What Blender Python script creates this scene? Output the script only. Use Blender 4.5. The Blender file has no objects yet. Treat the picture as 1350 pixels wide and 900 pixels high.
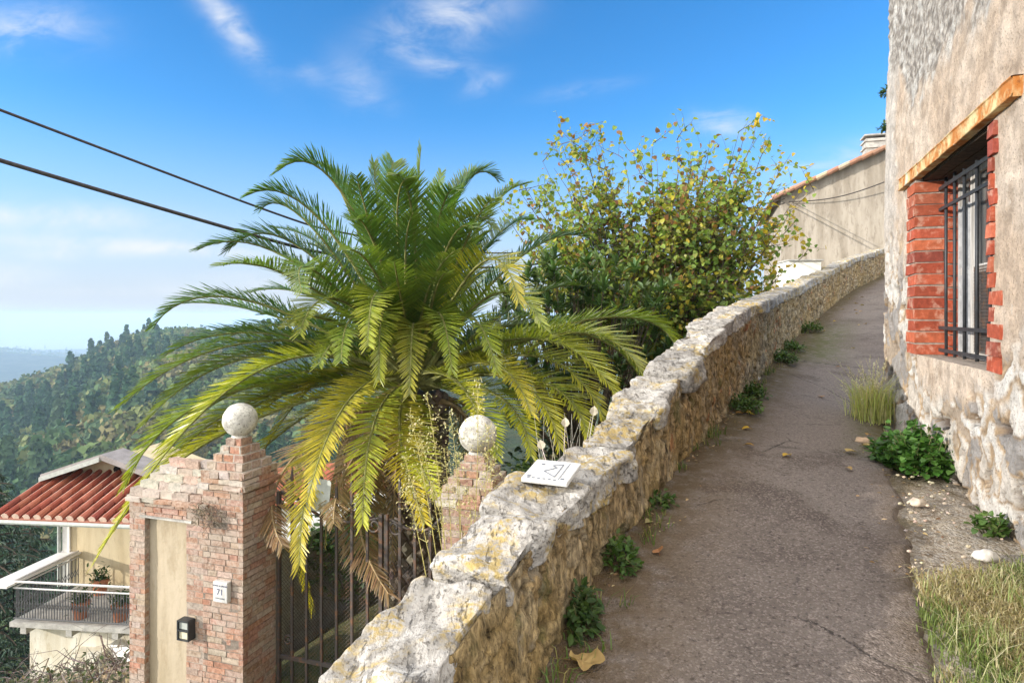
import bpy, math, random
import numpy as np
from mathutils import Vector, noise
R = math.radians
rnd = random.Random(7)
scene = bpy.context.scene
col = scene.collection
F = 850.0
def P(px, py, Y):
    """a point of the place seen in direction (px, py) at depth Y metres"""
    return Vector(((px-675)/F*Y, Y, (415-py)/F*Y))
def lerp(a, b, t): return a+(b-a)*t
def clamp(x, a=0., b=1.): return a if x < a else (b if x > b else x)
def sstep(a, b, x):
    t = clamp((x-a)/(b-a)); return t*t*(3-2*t)
def fbm(p, o=4): return noise.fractal(p, 1.0, 2.0, o)
def mixc(a, b, t): return tuple(x+(y-x)*t for x, y in zip(a, b))
def jitc(c, j, r=rnd):
    k = 1+r.uniform(-j, j); return tuple(clamp(x*k*(1+r.uniform(-j, j)*.35)) for x in c)

# ------------------------------------------------------------------ objects
ORG = {}
def empty(name, loc, label, cat, group=None):
    o = bpy.data.objects.new(name, None); col.objects.link(o)
    o.location = loc; o.empty_display_size = .2
    ORG[o.name] = Vector(loc)
    tag(o, label, cat, group); return o
def tag(o, label=None, cat=None, group=None, kind=None):
    if label: o['label'] = label
    if cat: o['category'] = cat
    if group: o['group'] = group
    if kind: o['kind'] = kind
    return o
class MB:
    def __init__(s): s.v=[]; s.f=[]; s.c=[]; s.m=[]
    def vert(s, p): s.v.append((p[0],p[1],p[2])); return len(s.v)-1
    def face(s, idx, c=(1,1,1), m=0): s.f.append(tuple(idx)); s.c.append(c); s.m.append(m)
    def poly(s, pts, c=(1,1,1), m=0):
        n=len(s.v); s.v += [(p[0],p[1],p[2]) for p in pts]; s.face(range(n, n+len(pts)), c, m)
    def box(s, o, ax, ay, az, c=(1,1,1), m=0, jit=0, r=rnd):
        o=Vector(o); ax=Vector(ax); ay=Vector(ay); az=Vector(az); n=len(s.v)
        for k in range(8):
            p=o+ax*(k&1)+ay*((k>>1)&1)+az*((k>>2)&1)
            if jit: p=p+Vector((r.uniform(-jit,jit),r.uniform(-jit,jit),r.uniform(-jit,jit)))
            s.v.append(tuple(p))
        q=[(0,2,3,1),(4,5,7,6),(0,1,5,4),(2,6,7,3),(0,4,6,2),(1,3,7,5)]
        if ax.cross(ay).dot(az) < 0: q=[t[::-1] for t in q]
        for t in q: s.face([n+i for i in t], c, m)
    def tube(s, pts, rad, n=6, c=(1,1,1), m=0, cap=True):
        pts=[Vector(p) for p in pts]
        if not hasattr(rad,'__len__'): rad=[rad]*len(pts)
        rings=[]; ref=None
        for i,p in enumerate(pts):
            t=(pts[min(i+1,len(pts)-1)]-pts[max(i-1,0)])
            if t.length<1e-9: t=Vector((0,0,1))
            t.normalize()
            if ref is None: ref=t.orthogonal().normalized()
            ref=(ref-t*ref.dot(t))
            if ref.length<1e-6: ref=t.orthogonal()
            ref.normalize(); b=t.cross(ref)
            rings.append([s.vert(p+(ref*math.cos(2*math.pi*k/n)+b*math.sin(2*math.pi*k/n))*rad[i]) for k in range(n)])
        for a,b in zip(rings,rings[1:]):
            for k in range(n): s.face((a[k],a[(k+1)%n],b[(k+1)%n],b[k]), c, m)
        if cap: s.face(rings[0][::-1],c,m); s.face(rings[-1],c,m)
    def grid(s, pts, c, m=0, flip=False, skip=None):
        """pts[i][j]; c[i][j] colours"""
        ni=len(pts); nj=len(pts[0]); n=len(s.v)
        for row in pts:
            for p in row: s.v.append((p[0],p[1],p[2]))
        for i in range(ni-1):
            for j in range(nj-1):
                if skip and skip(i,j): continue
                q=(n+i*nj+j, n+(i+1)*nj+j, n+(i+1)*nj+j+1, n+i*nj+j+1)
                cc=(c[i][j],c[i+1][j],c[i+1][j+1],c[i][j+1])
                if flip: q=q[::-1]; cc=cc[::-1]
                s.f.append(q); s.c.append(cc); s.m.append(m)
    def build(s, name, mats, parent=None, smooth=False):
        if not isinstance(mats,(list,tuple)): mats=[mats]
        o0=Vector((0,0,0))
        if parent is not None: o0=ORG[parent.name]
        me=bpy.data.meshes.new(name)
        me.from_pydata([(x-o0.x,y-o0.y,z-o0.z) for x,y,z in s.v],[],s.f)
        for mt in mats: me.materials.append(mt)
        if len(mats)>1: me.polygons.foreach_set('material_index', s.m)
        ca=me.color_attributes.new('Col','FLOAT_COLOR','CORNER')
        buf=[]
        for f,c in zip(s.f,s.c):
            if isinstance(c[0],(tuple,list)):
                for cc in c: buf += [cc[0],cc[1],cc[2],1.]
            else: buf += [c[0],c[1],c[2],1.]*len(f)
        ca.data.foreach_set('color', buf)
        if smooth: me.polygons.foreach_set('use_smooth',[True]*len(s.f))
        me.update()
        o=bpy.data.objects.new(name,me); col.objects.link(o)
        if parent is not None: o.parent=parent
        ORG[o.name]=o0 if parent is not None else Vector((0,0,0))
        return o

# ------------------------------------------------------------------ materials
class NT:
    def __init__(s, mat): s.t=mat.node_tree; s.n=s.t.nodes; s.l=s.t.links
    def new(s, typ, **kw):
        nd=s.n.new(typ)
        for k,v in kw.items():
            if k in nd.inputs.keys(): s.put(nd.inputs[k], v)
            else: setattr(nd,k,v)
        return nd
    def put(s, sock, v):
        if isinstance(v,bpy.types.NodeSocket): s.l.new(v,sock)
        elif isinstance(v,bpy.types.Node): s.l.new(v.outputs[0],sock)
        else:
            if hasattr(sock.default_value,'__len__') and isinstance(v,(tuple,list)) and len(v)==3 and len(sock.default_value)==4: v=(*v,1)
            sock.default_value=v
    def math(s, op, a, b=0., c=None, clampv=False):
        nd=s.n.new('ShaderNodeMath'); nd.operation=op; nd.use_clamp=clampv
        s.put(nd.inputs[0],a); s.put(nd.inputs[1],b)
        if c is not None: s.put(nd.inputs[2],c)
        return nd.outputs[0]
    def ramp(s, fac, lo, hi):
        nd=s.n.new('ShaderNodeMapRange'); nd.interpolation_type='SMOOTHSTEP'
        s.put(nd.inputs[0],fac); nd.inputs[1].default_value=lo; nd.inputs[2].default_value=hi
        return nd.outputs[0]
    def mix(s, fac, a, b, mode='MIX'):
        nd=s.n.new('ShaderNodeMix'); nd.data_type='RGBA'; nd.blend_type=mode
        s.put(nd.inputs[0],fac); s.put(nd.inputs[6],a); s.put(nd.inputs[7],b)
        return nd.outputs[2]
    def noise(s, scale, det=4, rough=.55, vec=None, dist=0.):
        nd=s.n.new('ShaderNodeTexNoise'); nd.inputs['Scale'].default_value=scale
        nd.inputs['Detail'].default_value=det; nd.inputs['Roughness'].default_value=rough
        nd.inputs['Distortion'].default_value=dist
        if vec is not None: s.put(nd.inputs['Vector'],vec)
        return nd.outputs[0]
    def voro(s, scale, vec=None, feat='F1'):
        nd=s.n.new('ShaderNodeTexVoronoi'); nd.feature=feat; nd.inputs['Scale'].default_value=scale
        if vec is not None: s.put(nd.inputs['Vector'],vec)
        return nd
    def geo(s): return s.n.new('ShaderNodeNewGeometry').outputs['Position']
    def scaled(s, vec, sc, rot=(0,0,0)):
        nd=s.n.new('ShaderNodeMapping'); s.put(nd.inputs[0],vec); nd.inputs[2].default_value=rot; nd.inputs[3].default_value=sc
        return nd.outputs[0]
    def col(s, name='Col'):
        nd=s.n.new('ShaderNodeAttribute'); nd.attribute_name=name; return nd.outputs['Color']
def material(name, fn, rough=.85, spec=.3):
    m=bpy.data.materials.new(name); m.use_nodes=True
    t=NT(m); b=t.n['Principled BSDF']; b.inputs['Roughness'].default_value=rough
    b.inputs['Specular IOR Level'].default_value=spec
    fn(t,b); return m
def bump(t, b, h, strength=.5, dist=.01):
    nd=t.n.new('ShaderNodeBump'); nd.inputs['Strength'].default_value=strength; nd.inputs['Distance'].default_value=dist
    t.put(nd.inputs['Height'],h); t.l.new(nd.outputs[0],b.inputs['Normal'])
def put(t,b,c): t.put(b.inputs['Base Color'],c)

def _plain(c, var=.18, sc=6., bs=.2, bd=.004):
    def fn(t,b):
        g=t.geo(); n=t.noise(sc,5,.6,g); n2=t.noise(sc*9,3,.6,g)
        k=t.math('ADD',t.math('MULTIPLY',n,.7),t.math('MULTIPLY',n2,.3))
        lo=tuple(x*(1-var*1.6) for x in c); hi=tuple(min(1,x*(1+var*1.2)) for x in c)
        put(t,b,t.mix(t.ramp(k,.3,.7),lo,hi)); bump(t,b,n2,bs,bd)
    return fn
def _attr(var=.2, sc=20., bs=.3, bd=.004, tone=None):
    def fn(t,b):
        g=t.geo(); n=t.noise(sc,5,.62,g); c=t.col()
        k=t.math('MULTIPLY_ADD',t.ramp(n,.25,.75),2*var,1-var)
        v=t.n.new('ShaderNodeVectorMath'); v.operation='SCALE'; t.put(v.inputs[0],c); t.put(v.inputs[3],k)
        put(t,b,v.outputs[0]); bump(t,b,n,bs,bd)
    return fn
def leafmat(name, rough=.45, spec=.4, trans=.35, sat=1.0):
    m=bpy.data.materials.new(name); m.use_nodes=True; t=NT(m); b=t.n['Principled BSDF']
    b.inputs['Roughness'].default_value=rough; b.inputs['Specular IOR Level'].default_value=spec
    c=t.col(); g=t.geo(); n=t.noise(25,3,.6,g)
    v=t.n.new('ShaderNodeVectorMath'); v.operation='SCALE'; t.put(v.inputs[0],c); t.put(v.inputs[3],t.math('MULTIPLY_ADD',n,.6,.7))
    put(t,b,v.outputs[0])
    tr=t.n.new('ShaderNodeBsdfTranslucent'); t.put(tr.inputs[0],t.mix(1.0,v.outputs[0],(1.1,1.2,.55,1),'MULTIPLY'))
    mx=t.n.new('ShaderNodeMixShader'); mx.inputs[0].default_value=trans
    t.l.new(b.outputs[0],mx.inputs[1]); t.l.new(tr.outputs[0],mx.inputs[2]); t.l.new(mx.outputs[0],t.n['Material Output'].inputs[0])
    return m

def _limestone(t,b):
    g=t.geo(); n1=t.noise(2.6,6,.6,g); n2=t.noise(14,6,.65,g,.4); n3=t.noise(70,4,.7,g)
    base=t.mix(t.ramp(n2,.3,.66),(.25,.235,.215),(.50,.475,.44))
    base=t.mix(t.ramp(t.noise(6,5,.6,g,.8),.56,.66),base,(.64,.62,.58))
    base=t.mix(t.math('MULTIPLY',t.ramp(n3,.52,.66),.75),base,(.13,.115,.10))
    lm=t.math('MULTIPLY',t.ramp(t.noise(3.1,5,.62,t.scaled(g,(1,1,1.3)),.6),.47,.57),t.ramp(t.noise(32,4,.65,g),.40,.58))
    base=t.mix(t.math('MULTIPLY',lm,.85),base,(.44,.32,.10))
    cr=t.noise(11,6,.7,t.scaled(g,(3.2,.6,3.2),(0,0,R(28))),.5); crm=t.ramp(cr,.57,.66)
    base=t.mix(t.math('MULTIPLY',crm,.55),base,(.13,.115,.10))
    base=t.mix(1.,base,t.col(),'MULTIPLY')
    put(t,b,base)
    st=t.noise(9,5,.6,t.scaled(g,(2.6,.7,2.6),(0,0,R(25))))
    h=t.math('ADD',t.math('MULTIPLY',n3,.25),t.math('ADD',t.math('MULTIPLY',st,.9),t.math('MULTIPLY',crm,-.5)))
    bump(t,b,h,.9,.03)
def _rubble(t,b):
    g=t.geo(); c=t.col(); gs=t.scaled(g,(1,1,.5)); n=t.noise(26,7,.72,gs,.4); n3=t.noise(95,4,.7,gs); n1=t.noise(3,4,.55,g); nb=t.noise(9,5,.62,gs,.5)
    k=t.math('MULTIPLY_ADD',t.ramp(n,.34,.68),1.25,.42)
    v=t.n.new('ShaderNodeVectorMath'); v.operation='SCALE'; t.put(v.inputs[0],t.mix(1.,c,(.97,.94,.85,1),'MULTIPLY')); t.put(v.inputs[3],k)
    base=t.mix(t.math('MULTIPLY',t.ramp(n1,.5,.66),.30),v.outputs[0],(.33,.245,.115))
    base=t.mix(t.math('MULTIPLY',t.ramp(nb,.56,.68),.55),base,(.40,.345,.26))
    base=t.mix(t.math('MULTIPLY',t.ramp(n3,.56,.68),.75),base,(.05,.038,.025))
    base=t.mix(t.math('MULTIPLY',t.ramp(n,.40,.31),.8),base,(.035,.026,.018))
    base=t.mix(t.math('MULTIPLY',t.ramp(t.noise(5,4,.6,g),.58,.7),.4),base,(.11,.13,.04))
    put(t,b,base); bump(t,b,t.math('ADD',n,t.math('ADD',t.math('MULTIPLY',n3,.35),t.math('MULTIPLY',nb,.8))),1.,.035)
def _house(t,b):
    g=t.geo(); c=t.col(); n=t.noise(9,8,.68,g,.3); n3=t.noise(70,5,.75,g)
    k=t.math('MULTIPLY_ADD',t.ramp(n,.30,.70),.50,.74)
    v=t.n.new('ShaderNodeVectorMath'); v.operation='SCALE'; t.put(v.inputs[0],c); t.put(v.inputs[3],k)
    base=t.mix(t.math('MULTIPLY',t.ramp(n3,.53,.64),.75),v.outputs[0],(.19,.145,.105))
    base=t.mix(t.math('MULTIPLY',t.ramp(t.noise(24,4,.6,t.scaled(g,(1,1,.6))),.62,.72),.5),base,(.58,.54,.47))
    put(t,b,base); bump(t,b,t.math('ADD',n,t.math('MULTIPLY',n3,.6)),1.,.02)
def _asphalt(t,b):
    g=t.geo(); c=t.col(); n=t.noise(2.2,5,.6,g); vo=t.voro(120,g); n3=t.noise(260,3,.7,g); n2=t.noise(45,4,.7,g)
    base=t.mix(t.ramp(n,.3,.7),(.145,.116,.098),(.205,.168,.143)); base=t.mix(t.math('MULTIPLY',t.ramp(t.noise(.55,3,.5,g),.46,.53),.75),base,(.225,.19,.165)); base=t.mix(t.math('MULTIPLY',t.ramp(t.noise(1.6,5,.65,g),.54,.64),.6),base,(.085,.062,.05))
    ck=t.voro(.9,t.mix(.12,g,t.noise(4,4,.6,g)),'DISTANCE_TO_EDGE').outputs['Distance']; ckm=t.math('MULTIPLY',t.ramp(ck,.010,.002),t.ramp(t.noise(1.1,3,.5,g),.50,.56))
    base=t.mix(t.math('MULTIPLY',ckm,.8),base,(.025,.02,.017))
    sp=t.ramp(t.n.new('ShaderNodeSeparateColor').outputs[0],0,1)
    cs=t.n.new('ShaderNodeSeparateColor'); t.put(cs.inputs[0],vo.outputs['Color'])
    base=t.mix(t.math('MULTIPLY',t.ramp(cs.outputs[0],.62,.95),.6),base,(.36,.30,.26))
    base=t.mix(t.math('MULTIPLY',t.ramp(n2,.52,.68),.75),base,(.045,.033,.026))
    a=t.n.new('ShaderNodeSeparateColor'); t.put(a.inputs[0],c)
    base=t.mix(t.math('MULTIPLY',a.outputs[1],t.ramp(t.noise(9,6,.7,g),.30,.58)),base,(.095,.105,.022))
    base=t.mix(t.math('MULTIPLY',a.outputs[0],t.ramp(t.noise(9,6,.68,g),.25,.58)),base,(.115,.075,.035))
    base=t.mix(t.math('MULTIPLY',a.outputs[2],.8),base,(.03,.026,.022))
    put(t,b,base)
    bump(t,b,t.math('ADD',t.math('MULTIPLY',vo.outputs['Distance'],-.9),t.math('ADD',n2,t.math('MULTIPLY',n3,.4))),.9,.012)
def _soil(t,b):
    g=t.geo(); n=t.noise(6,7,.7,g); vo=t.voro(70,g); v2=t.voro(28,t.mix(.1,g,t.noise(20,3,.6,g))); n3=t.noise(120,4,.7,g)
    base=t.mix(t.ramp(n,.32,.66),(.26,.20,.14),(.56,.48,.375))
    cs=t.n.new('ShaderNodeSeparateColor'); t.put(cs.inputs[0],vo.outputs['Color']); c2=t.n.new('ShaderNodeSeparateColor'); t.put(c2.inputs[0],v2.outputs['Color'])
    base=t.mix(t.math('MULTIPLY',t.ramp(cs.outputs[0],.55,.95),.7),base,(.66,.60,.52)); base=t.mix(t.math('MULTIPLY',t.ramp(c2.outputs[1],.74,.82),.6),base,(.48,.43,.37))
    base=t.mix(t.math('MULTIPLY',t.ramp(t.noise(2.2,5,.65,g),.48,.60),.7),base,(.17,.135,.065))
    base=t.mix(t.math('MULTIPLY',t.ramp(n3,.53,.66),.75),base,(.10,.075,.05))
    put(t,b,base); bump(t,b,t.math('ADD',t.math('MULTIPLY',vo.outputs['Distance'],-.9),t.math('ADD',t.math('MULTIPLY',v2.outputs['Distance'],-.9),t.math('ADD',n,n3))),1.,.022)
def _garden(t,b):
    g=t.geo(); n=t.noise(.8,6,.65,g); n3=t.noise(9,5,.7,g)
    base=t.mix(t.ramp(n,.35,.65),(.06,.075,.025),(.13,.11,.05)); base=t.mix(t.ramp(n3,.5,.68),base,(.035,.045,.015))
    put(t,b,base); bump(t,b,n3,.8,.08)
def _forestfloor(t,b):
    g=t.geo(); n=t.noise(.02,6,.65,g); n3=t.noise(.15,6,.75,g)
    base=t.mix(t.ramp(n,.35,.65),(.035,.06,.02),(.08,.075,.03)); base=t.mix(t.ramp(n3,.5,.62),base,(.02,.035,.014))
    put(t,b,base); bump(t,b,n3,1.,3.)
def _farhill(t,b):
    g=t.geo(); n3=t.noise(.02,8,.8,g)
    put(t,b,t.mix(t.ramp(n3,.4,.62),(.02,.035,.014),(.075,.085,.04))); bump(t,b,n3,1.,25.)
def _plain_far(t,b):
    g=t.geo(); n3=t.noise(.0012,8,.7,g); put(t,b,t.mix(t.ramp(n3,.4,.62),(.05,.07,.04),(.16,.15,.11)))
def _rustlintel(t,b):
    g=t.geo(); n=t.noise(7,6,.65,t.scaled(g,(1,1,1)),.6); n2=t.noise(30,5,.7,g)
    base=t.mix(t.ramp(n,.36,.62),(.62,.50,.26),(.42,.15,.03)); base=t.mix(t.ramp(t.noise(4,4,.6,g),.58,.64),base,(.55,.56,.42))
    base=t.mix(t.math('MULTIPLY',t.ramp(n2,.55,.68),.7),base,(.12,.04,.015)); put(t,b,base); bump(t,b,n2,.6,.006)
def _brickmat(t,b):
    g=t.geo(); c=t.col(); n=t.noise(30,6,.7,g); n1=t.noise(3.5,5,.62,g); n3=t.noise(130,3,.7,g)
    k=t.math('MULTIPLY_ADD',t.ramp(n,.25,.75),.7,.62)
    v=t.n.new('ShaderNodeVectorMath'); v.operation='SCALE'; t.put(v.inputs[0],c); t.put(v.inputs[3],k)
    base=t.mix(t.math('MULTIPLY',t.ramp(t.math('ADD',t.math('MULTIPLY',n1,.55),t.math('MULTIPLY',n,.45)),.46,.60),.68),v.outputs[0],(.46,.385,.32))
    base=t.mix(t.math('MULTIPLY',t.ramp(n3,.6,.72),.5),base,(.07,.05,.04))
    put(t,b,base); bump(t,b,t.math('ADD',n,t.math('MULTIPLY',n3,.5)),.9,.010)
def _redbrick(t,b):
    g=t.geo(); c=t.col(); n=t.noise(22,6,.7,g); n3=t.noise(120,3,.7,g)
    k=t.math('MULTIPLY_ADD',t.ramp(n,.25,.75),.6,.66)
    v=t.n.new('ShaderNodeVectorMath'); v.operation='SCALE'; t.put(v.inputs[0],c); t.put(v.inputs[3],k)
    base=t.mix(t.math('MULTIPLY',t.ramp(t.noise(11,5,.65,g),.52,.66),.5),v.outputs[0],(.50,.36,.27)); put(t,b,base); bump(t,b,t.math('ADD',n,n3),.6,.006)
def _stoneball(t,b):
    g=t.geo(); n=t.noise(9,6,.65,g); n3=t.noise(45,5,.7,g)
    base=t.mix(t.ramp(n,.32,.62),(.34,.32,.28),(.68,.65,.58)); base=t.mix(t.math('MULTIPLY',t.ramp(n3,.52,.66),.75),base,(.10,.09,.075))
    put(t,b,base); bump(t,b,n3,.7,.01)
def _tile(t,b):
    g=t.geo(); c=t.col(); n=t.noise(12,5,.65,g)
    k=t.math('MULTIPLY_ADD',n,.9,.55); v=t.n.new('ShaderNodeVectorMath'); v.operation='SCALE'; t.put(v.inputs[0],c); t.put(v.inputs[3],k)
    put(t,b,v.outputs[0]); bump(t,b,n,.4,.01)
def _streak(c0,c1,dark):
    def fn(t,b):
        g=t.geo(); n=t.noise(1.3,6,.6,t.scaled(g,(2.2,2.2,.35))); n2=t.noise(5,6,.68,t.scaled(g,(1.6,1.6,.5))); n3=t.noise(22,5,.7,g)
        base=t.mix(t.ramp(n,.32,.64),c0,c1); base=t.mix(t.math('MULTIPLY',t.ramp(n2,.5,.66),.55),base,dark)
        put(t,b,base); bump(t,b,n3,.4,.02)
    return fn
def _iron(t,b):
    g=t.geo(); n=t.noise(14,5,.65,g); n2=t.noise(60,4,.7,g)
    put(t,b,t.mix(t.ramp(n,.48,.66),(.075,.062,.055),(.17,.085,.045))); bump(t,b,n2,.4,.003)
def _wood(t,b):
    g=t.geo(); n=t.noise(6,6,.65,t.scaled(g,(8,8,.6))); put(t,b,t.mix(t.ramp(n,.3,.7),(.30,.28,.25),(.58,.55,.50))); bump(t,b,n,.4,.004)
def _glass(t,b):
    put(t,b,(.06,.06,.06)); b.inputs['Roughness'].default_value=.12; b.inputs['Specular IOR Level'].default_value=.6
M={}
def reg(k, fn, rough=.85, spec=.3): M[k]=material(k, fn, rough, spec)
reg('limestone',_limestone,.9,.25); reg('rubble',_rubble,.95,.15); reg('house_render',_house,.93,.2)
reg('asphalt',_asphalt,.85,.3); reg('soil',_soil,.95,.15); reg('garden_soil',_garden,.95,.1)
reg('forest_floor',_forestfloor,1,0); reg('far_hill',_farhill,1,0); reg('far_plain',_plain_far,1,0)
reg('rusty_steel',_rustlintel,.8,.3); reg('old_brick',_brickmat,.93,.2); reg('red_brick',_redbrick,.85,.25)
reg('stone_ball',_stoneball,.9,.2); reg('clay_tile',_tile,.8,.25)
reg('mortar',_plain((.42,.35,.29),.25,26,.9,.010),.95,.1)
reg('panel_plaster',_streak((.38,.31,.21),(.50,.42,.31),(.32,.25,.16)),.95,.1)
reg('gable_plaster',_streak((.30,.255,.20),(.44,.385,.315),(.20,.165,.13)),.95,.1)
reg('cream_wall',_streak((.58,.47,.29),(.68,.57,.37),(.50,.40,.25)),.9,.15)
reg('lower_wall',_streak((.60,.54,.42),(.74,.70,.60),(.44,.36,.22)),.9,.15)
reg('white_paint',_plain((.78,.76,.72),.06,8,.1,.002),.6,.3)
reg('white_plaster',_plain((.80,.77,.70),.08,5,.2,.004),.9,.2)
reg('grey_roof',_plain((.30,.27,.255),.15,4,.3,.01),.7,.3)
reg('iron',_iron,.6,.4); reg('dark_iron',_plain((.035,.037,.04),.25,20,.3,.003),.5,.45)
reg('weathered_wood',_wood,.85,.2); reg('dark_wood',_plain((.07,.05,.035),.3,20,.4,.004),.9,.2)
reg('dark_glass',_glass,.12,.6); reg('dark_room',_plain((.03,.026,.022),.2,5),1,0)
reg('curtain',_plain((.34,.34,.34),.2,12),.95,.1)
reg('attr_stone',_attr(.25,22,.6,.012),.93,.2); reg('attr_matte',_attr(.18,30,.3,.003),.8,.25)
reg('bark',_attr(.35,16,.8,.012),.95,.15); reg('cable',_plain((.07,.06,.055),.3,30,.5,.004),.7,.3)
reg('terracotta',_plain((.42,.17,.09),.2,9,.2,.003),.85,.2); reg('green_paint',_plain((.20,.33,.22),.12,12,.2,.003),.7,.3)
reg('grey_sheet',_plain((.42,.44,.40),.12,10,.2,.003),.6,.4); reg('concrete',_plain((.44,.42,.38),.2,6,.4,.008),.95,.15)
reg('plaque_white',_streak((.52,.51,.48),(.64,.63,.60),(.40,.38,.34)),.45,.4); reg('ink_blue',_plain((.04,.05,.14),.1,9,0),.5,.3); reg('ink_grey',_plain((.16,.17,.20),.1,9,0),.6,.3)
reg('amber_glass',_plain((.75,.68,.48),.15,40,.1,.001),.3,.5)
M['palm_leaf']=leafmat('palm_leaf',.30,.65,.36); M['redbud_leaf']=leafmat('redbud_leaf',.45,.4,.45)
M['glossy_leaf']=leafmat('glossy_leaf',.3,.55,.22); M['weed_leaf']=leafmat('weed_leaf',.5,.35,.35)
M['dry_leaf']=leafmat('dry_leaf',.75,.2,.25); M['forest_leaf']=leafmat('forest_leaf',.75,.15,.15)

# ------------------------------------------------------------------ retaining stone wall: line of its foot and of its upper edge (metres)
U=.85
ST=np.array([ # Y, foot X, foot Z, upper edge X, Z
 (.2,-.92,-1.68,-1.0,-1.36),(.9,-.60,-1.62,-.72,-1.24),(2.0,-.13,-1.54,-.26,-1.08),(2.8,.198,-1.46,.12,-.90),(3.4,.45,-1.385,.38,-.86),(4.2,.86,-1.31,.79,-.80),
 (4.7,1.11,-1.255,1.06,-.64),(5.3,1.45,-1.15,1.40,-.42),(6.3,2.01,-1.04,1.97,-.16),(7.3,2.57,-.945,2.55,.05),(8.2,3.08,-.88,3.12,.165),(10.2,4.15,-.71,4.16,.32),(12.3,5.3,-.51,5.32,.49),
 (16.3,7.94,.1,7.94,1.09),(19.3,10.1,.68,10.15,1.68),(24,13.8,1.47,13.8,2.46),(31,19.4,2.4,19.4,3.35)])*U
def st(Y): return [float(np.interp(Y,ST[:,0],ST[:,i])) for i in range(1,5)]
YS=np.arange(.2,30.9,.05)*U
LX=np.interp(YS,ST[:,0],ST[:,1]); LZ=np.interp(YS,ST[:,0],ST[:,2])
def smooth(a,n=9):
    k=np.ones(n)/n; return np.convolve(np.pad(a,(n//2,n//2),'edge'),k,'valid')
LX=smooth(LX); LZ=smooth(LZ,15)
TX=smooth(np.interp(YS,ST[:,0],ST[:,3])); TZ=smooth(np.interp(YS,ST[:,0],ST[:,4]),5)
SL=np.concatenate([[0],np.cumsum(np.hypot(np.diff(LX),np.diff(YS)))])
def wl(s):
    """frame of the wall at arc length s: foot point, upper edge, unit tangent, unit left normal"""
    y=float(np.interp(s,SL,YS)); x=float(np.interp(s,SL,LX)); z=float(np.interp(s,SL,LZ)); tx=float(np.interp(s,SL,TX)); tz=float(np.interp(s,SL,TZ))
    x2=float(np.interp(s+.3,SL,LX)); y2=float(np.interp(s+.3,SL,YS)); x1=float(np.interp(s-.3,SL,LX)); y1=float(np.interp(s-.3,SL,YS))
    t=Vector((x2-x1,y2-y1,0)).normalized(); n=Vector((-t.y,t.x,0))
    return Vector((x,y,z)), Vector((tx,y,tz)), t, n
CK=np.array([(1.5,0),(3.2,0),(4.9,-.045),(6.5,-.15),(8.3,-.2),(11,-.08),(13,0),(40,0)])*np.array([U,1])
def near(x,y):
    d2=(LX-x)**2+(YS-y)**2; i=int(np.argmin(d2)); j=min(i+1,len(YS)-1); k=max(i-1,0)
    tx=LX[j]-LX[k]; ty=YS[j]-YS[k]; L=math.hypot(tx,ty)
    d=((x-LX[i])*ty-(y-YS[i])*tx)/L          # + on the path side
    return i,d
def gz(x,y):
    i,d=near(x,y)
    k=float(np.interp(YS[i],CK[:,0],CK[:,1])); dd=min(max(d,0),2.6)
    return float(LZ[i])+k*dd
STOT=SL[-1]
WT=.27   # wall thickness

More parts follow.
